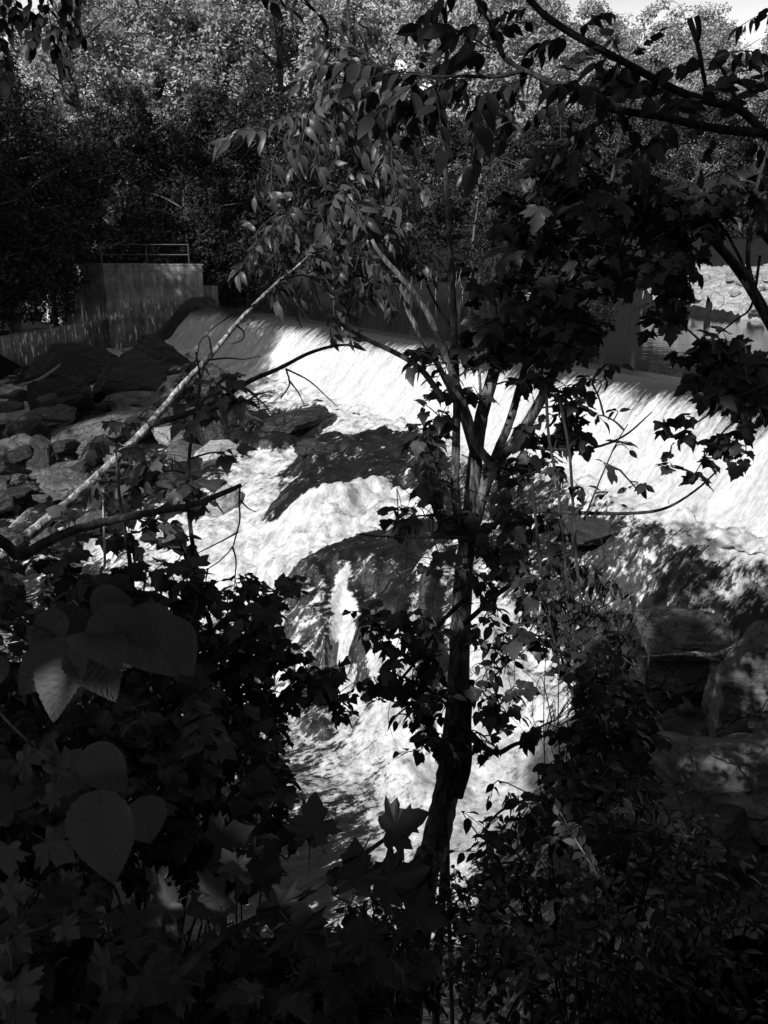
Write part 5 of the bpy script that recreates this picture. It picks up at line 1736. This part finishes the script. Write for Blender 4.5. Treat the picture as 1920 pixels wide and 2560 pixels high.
# ---- leafy bough hanging into the frame in front of the right end of the weir
r_ = np.array([2.9, 4.3, bz(2.9, 4.3)])
hb = Plant('grape_vine', 'grape vine spray hanging dark against the white water at right', 'vine', pt(2000, 900, 4.6), M_leaf2)
hb.stem([pt(2060, 860, 4.6), pt(1940, 950, 4.6), pt(1860, 1030, 4.6), pt(1790, 1100, 4.6), pt(1740, 1180, 4.6)], 0.009, 0.003, 'stem', M_barkd)
hb.stem([pt(1940, 950, 4.6), pt(1830, 1000, 4.6), pt(1720, 1070, 4.6), pt(1660, 1100, 4.6)], 0.007, 0.003, 'stem', M_barkd)
for a, b, rx, ry, n in [(1690, 1100, 40, 30, 7), (1740, 1050, 40, 35, 9), (1790, 1030, 40, 35, 10), (1850, 1010, 50, 35, 12), (1810, 1090, 40, 35, 10), (1760, 1120, 40, 30, 8), (1830, 1130, 35, 30, 6), (1740, 1190, 45, 25, 6), (1690, 1170, 25, 20, 3), (1900, 960, 50, 40, 12), (1870, 1060, 30, 30, 5), (1660, 1070, 20, 20, 2)]:
    hb.blob(a, b, rx, ry, n, T_vine, 0.1, 4.6, 0.25, 0.45)
hb.done()
lz = Plant('leafy_twig', 'small leafy twigs dark against the white water between forked tree and grape vine', 'twig', pt(1560, 1100, 5.0), M_leaf2)
lz.stem([pt(1460, 1300, 5.1), pt(1500, 1200, 5.0), pt(1540, 1110, 5.0), pt(1570, 1060, 5.0)], 0.006, 0.003, 'stem', M_barkd)
for a, b, rx, ry, n in [(1570, 1110, 35, 15, 5), (1545, 1105, 25, 15, 3), (1550, 1175, 30, 12, 4), (1590, 1220, 45, 15, 7), (1520, 1230, 30, 20, 4), (1510, 1040, 40, 30, 8), (1480, 960, 50, 35, 10), (1520, 910, 40, 40, 7)]:
    lz.blob(a, b, rx, ry, n, T_ovate, 0.09, 5.0, 0.2, 0.3, 4)
lz.done()

# ---- walnut bough across the top right, close overhead
r_ = np.array([2.75, 1.9, bz(2.75, 1.9)])
wb = Plant('walnut_tree', 'walnut bough reaching in from the right across the top with big hanging leaflets', 'tree', r_, M_leaf2)
TR = wb.stem([r_, np.array([2.7, 2.1, 1.5]), pt(2300, 620, 2.6), pt(2080, 420, 2.55), pt(1914, 334, 2.5)], 0.10, 0.018, 'trunk', M_barkd, 30, 10)
wb.stem([pt(1914, 334, 2.5), pt(1770, 318, 2.5), pt(1654, 292, 2.5), pt(1515, 269, 2.5), pt(1440, 237, 2.5), pt(1372, 205, 2.5), pt(1307, 174, 2.5), pt(1261, 145, 2.5), pt(1240, 110, 2.5)], 0.014, 0.005, 'bough', M_barkd, 40, 9)
wb.stem([pt(1914, 334, 2.5), pt(1850, 275, 2.5), pt(1760, 250, 2.5), pt(1680, 220, 2.5), pt(1562, 156, 2.5), pt(1440, 90, 2.5), pt(1359, 35, 2.5), pt(1300, -30, 2.5)], 0.013, 0.010, 'bough', M_barkd, 40, 9)
wb.stem([pt(1312, 176, 2.5), pt(1240, 192, 2.5), pt(1160, 190, 2.5), pt(1085, 192, 2.5), pt(1000, 185, 2.5)], 0.007, 0.003, 'branch', M_barkd, 24, 7)
wb.stem([pt(1261, 145, 2.5), pt(1240, 80, 2.45), pt(1200, 20, 2.4), pt(1170, -40, 2.4)], 0.006, 0.003, 'branch', M_barkd, 16, 7)
wb.stem([pt(1770, 250, 2.5), pt(1748, 130, 2.5), pt(1736, 85, 2.5), pt(1724, 48, 2.5)], 0.006, 0.009, 'branch', M_barkd, 16, 7)
wb.stem([pt(1744, 100, 2.47), pt(1748, 70, 2.47), pt(1742, 42, 2.47)], 0.008, 0.009, 'branch', M_barkd, 10, 7)
wb.stem([pt(1850, 275, 2.5), pt(1820, 200, 2.5), pt(1790, 150, 2.5)], 0.006, 0.003, 'branch', M_barkd, 12, 7)
wb.stem([pt(1590, 280, 2.5), pt(1560, 300, 2.5), pt(1520, 300, 2.45)], 0.005, 0.003, 'branch', M_barkd, 10, 7)
for a, b, e, f, sz in [(1240, 130, 1040, 40, .30), (1240, 130, 1100, 150, .30), (1200, 100, 1330, 40, .28), (1160, 190, 980, 260, .32), (1090, 192, 900, 170, .30), (1085, 192, 1000, 330, .32), (1240, 192, 1130, 360, .34), (1180, 190, 1240, 340, .32), (1300, 175, 1300, 330, .3), (1340, 190, 1200, 250, .3),
                         (1000, 185, 880, 290, .3), (1000, 185, 820, 140, .3), (1120, 192, 1070, 330, .36), (1060, 192, 950, 330, .36), (1440, 237, 1520, 130, .28), (1440, 237, 1330, 320, .3), (1515, 269, 1600, 350, .28), (1540, 275, 1440, 160, .28), (1372, 205, 1450, 120, .26),
                         (1654, 292, 1560, 120, .3), (1654, 292, 1820, 200, .3), (1620, 270, 1480, 90, .3), (1770, 318, 1660, 180, .3), (1770, 318, 1860, 190, .28), (1790, 150, 1890, 110, .24), (1790, 150, 1650, 170, .26), (1850, 275, 1960, 190, .28), (1900, 320, 1980, 260, .28),
                         (1700, 300, 1600, 380, .3), (1800, 320, 1740, 430, .3), (1850, 330, 1930, 420, .28), (1520, 300, 1420, 330, .28), (1440, 90, 1340, 120, .28), (1440, 90, 1520, 20, .28), (1340, 20, 1250, 60, .28), (1170, -40, 1040, 60, .3), (1170, -40, 1240, 60, .3), (1562, 156, 1640, 90, .26), (1980, 20, 1880, 60, .3),
                         (1130, 190, 1180, 250, .3), (1040, 188, 1060, 100, .3), (1280, 160, 1380, 240, .28), (1220, 60, 1130, 90, .3), (1070, 190, 1120, 300, .33), (1210, 190, 1060, 250, .33), (1010, 185, 1050, 260, .3)]:
    dd = rng.normal(0, 0.12)
    A_, B_ = pt(a, b, 2.5), pt(e, f, 2.5 + dd)
    wb.F.tmpl(pick(T_walnut), A_[None], frames((B_ - A_)[None] + np.array([0, 0, 0.06]), np.array([[0, -0.35, 0.95]]) + rng.normal(0, 0.25, (1, 3))), [min(0.29, float(np.linalg.norm(B_ - A_)) * 1.05)])
wb.done()

# ---- drooping birch twigs in the top left corner
r_ = np.array([-3.4, 1.0, bz(-3.4, 1.0)])
bt = Plant('drooping_branch', 'drooping twigs with small pointed leaves hanging into the top left corner', 'branch', r_, M_leaf2)
bt.stem([r_, np.array([-3.3, 1.4, 2.5]), np.array([-3.0, 2.2, 4.4]), pt(-60, -160, 3.2), pt(120, -120, 3.2), pt(300, -60, 3.2)], 0.05, 0.005, 'trunk', M_barkd)
for P in [[(20, -140), (10, 0), (8, 90), (15, 200)], [(60, -130), (70, 0), (80, 60), (75, 130)], [(110, -120), (120, 0), (130, 80), (150, 140)], [(150, -110), (170, 0), (180, 60), (160, 160)], [(200, -90), (200, 0), (195, 60), (205, 90)], [(30, -140), (-10, 60), (10, 130), (5, 190)], [(110, -120), (100, 20), (90, 80), (70, 120)], [(170, -100), (150, 60), (140, 110), (160, 165)], [(200, -90), (160, 10), (150, 50), (120, 90)], [(40, -140), (40, -20), (40, 30), (30, 70)]]:
    bt.spray([pt(a, b, 3.2) for a, b in P], 15, blade(5, 0.62, 0.35, 0.15, 0.15), 0.062, 0.003, 1.1)
bt.done()
bt = Plant('leafy_twig', 'few dark hanging leaves at the very top edge left of the walnut bough', 'twig', pt(760, -120, 2.6), M_leaf2)
bt.stem([pt(820, -160, 2.6), pt(760, -80, 2.6), pt(700, -40, 2.6)], 0.006, 0.003, 'stem', M_barkd)
bt.blob(690, -10, 30, 15, 4, T_ovate, 0.08, 2.6, 0.1, 0.9, 2)
bt.blob(770, 0, 40, 15, 4, T_ovate, 0.08, 2.6, 0.1, 0.9, 2)
bt.done()
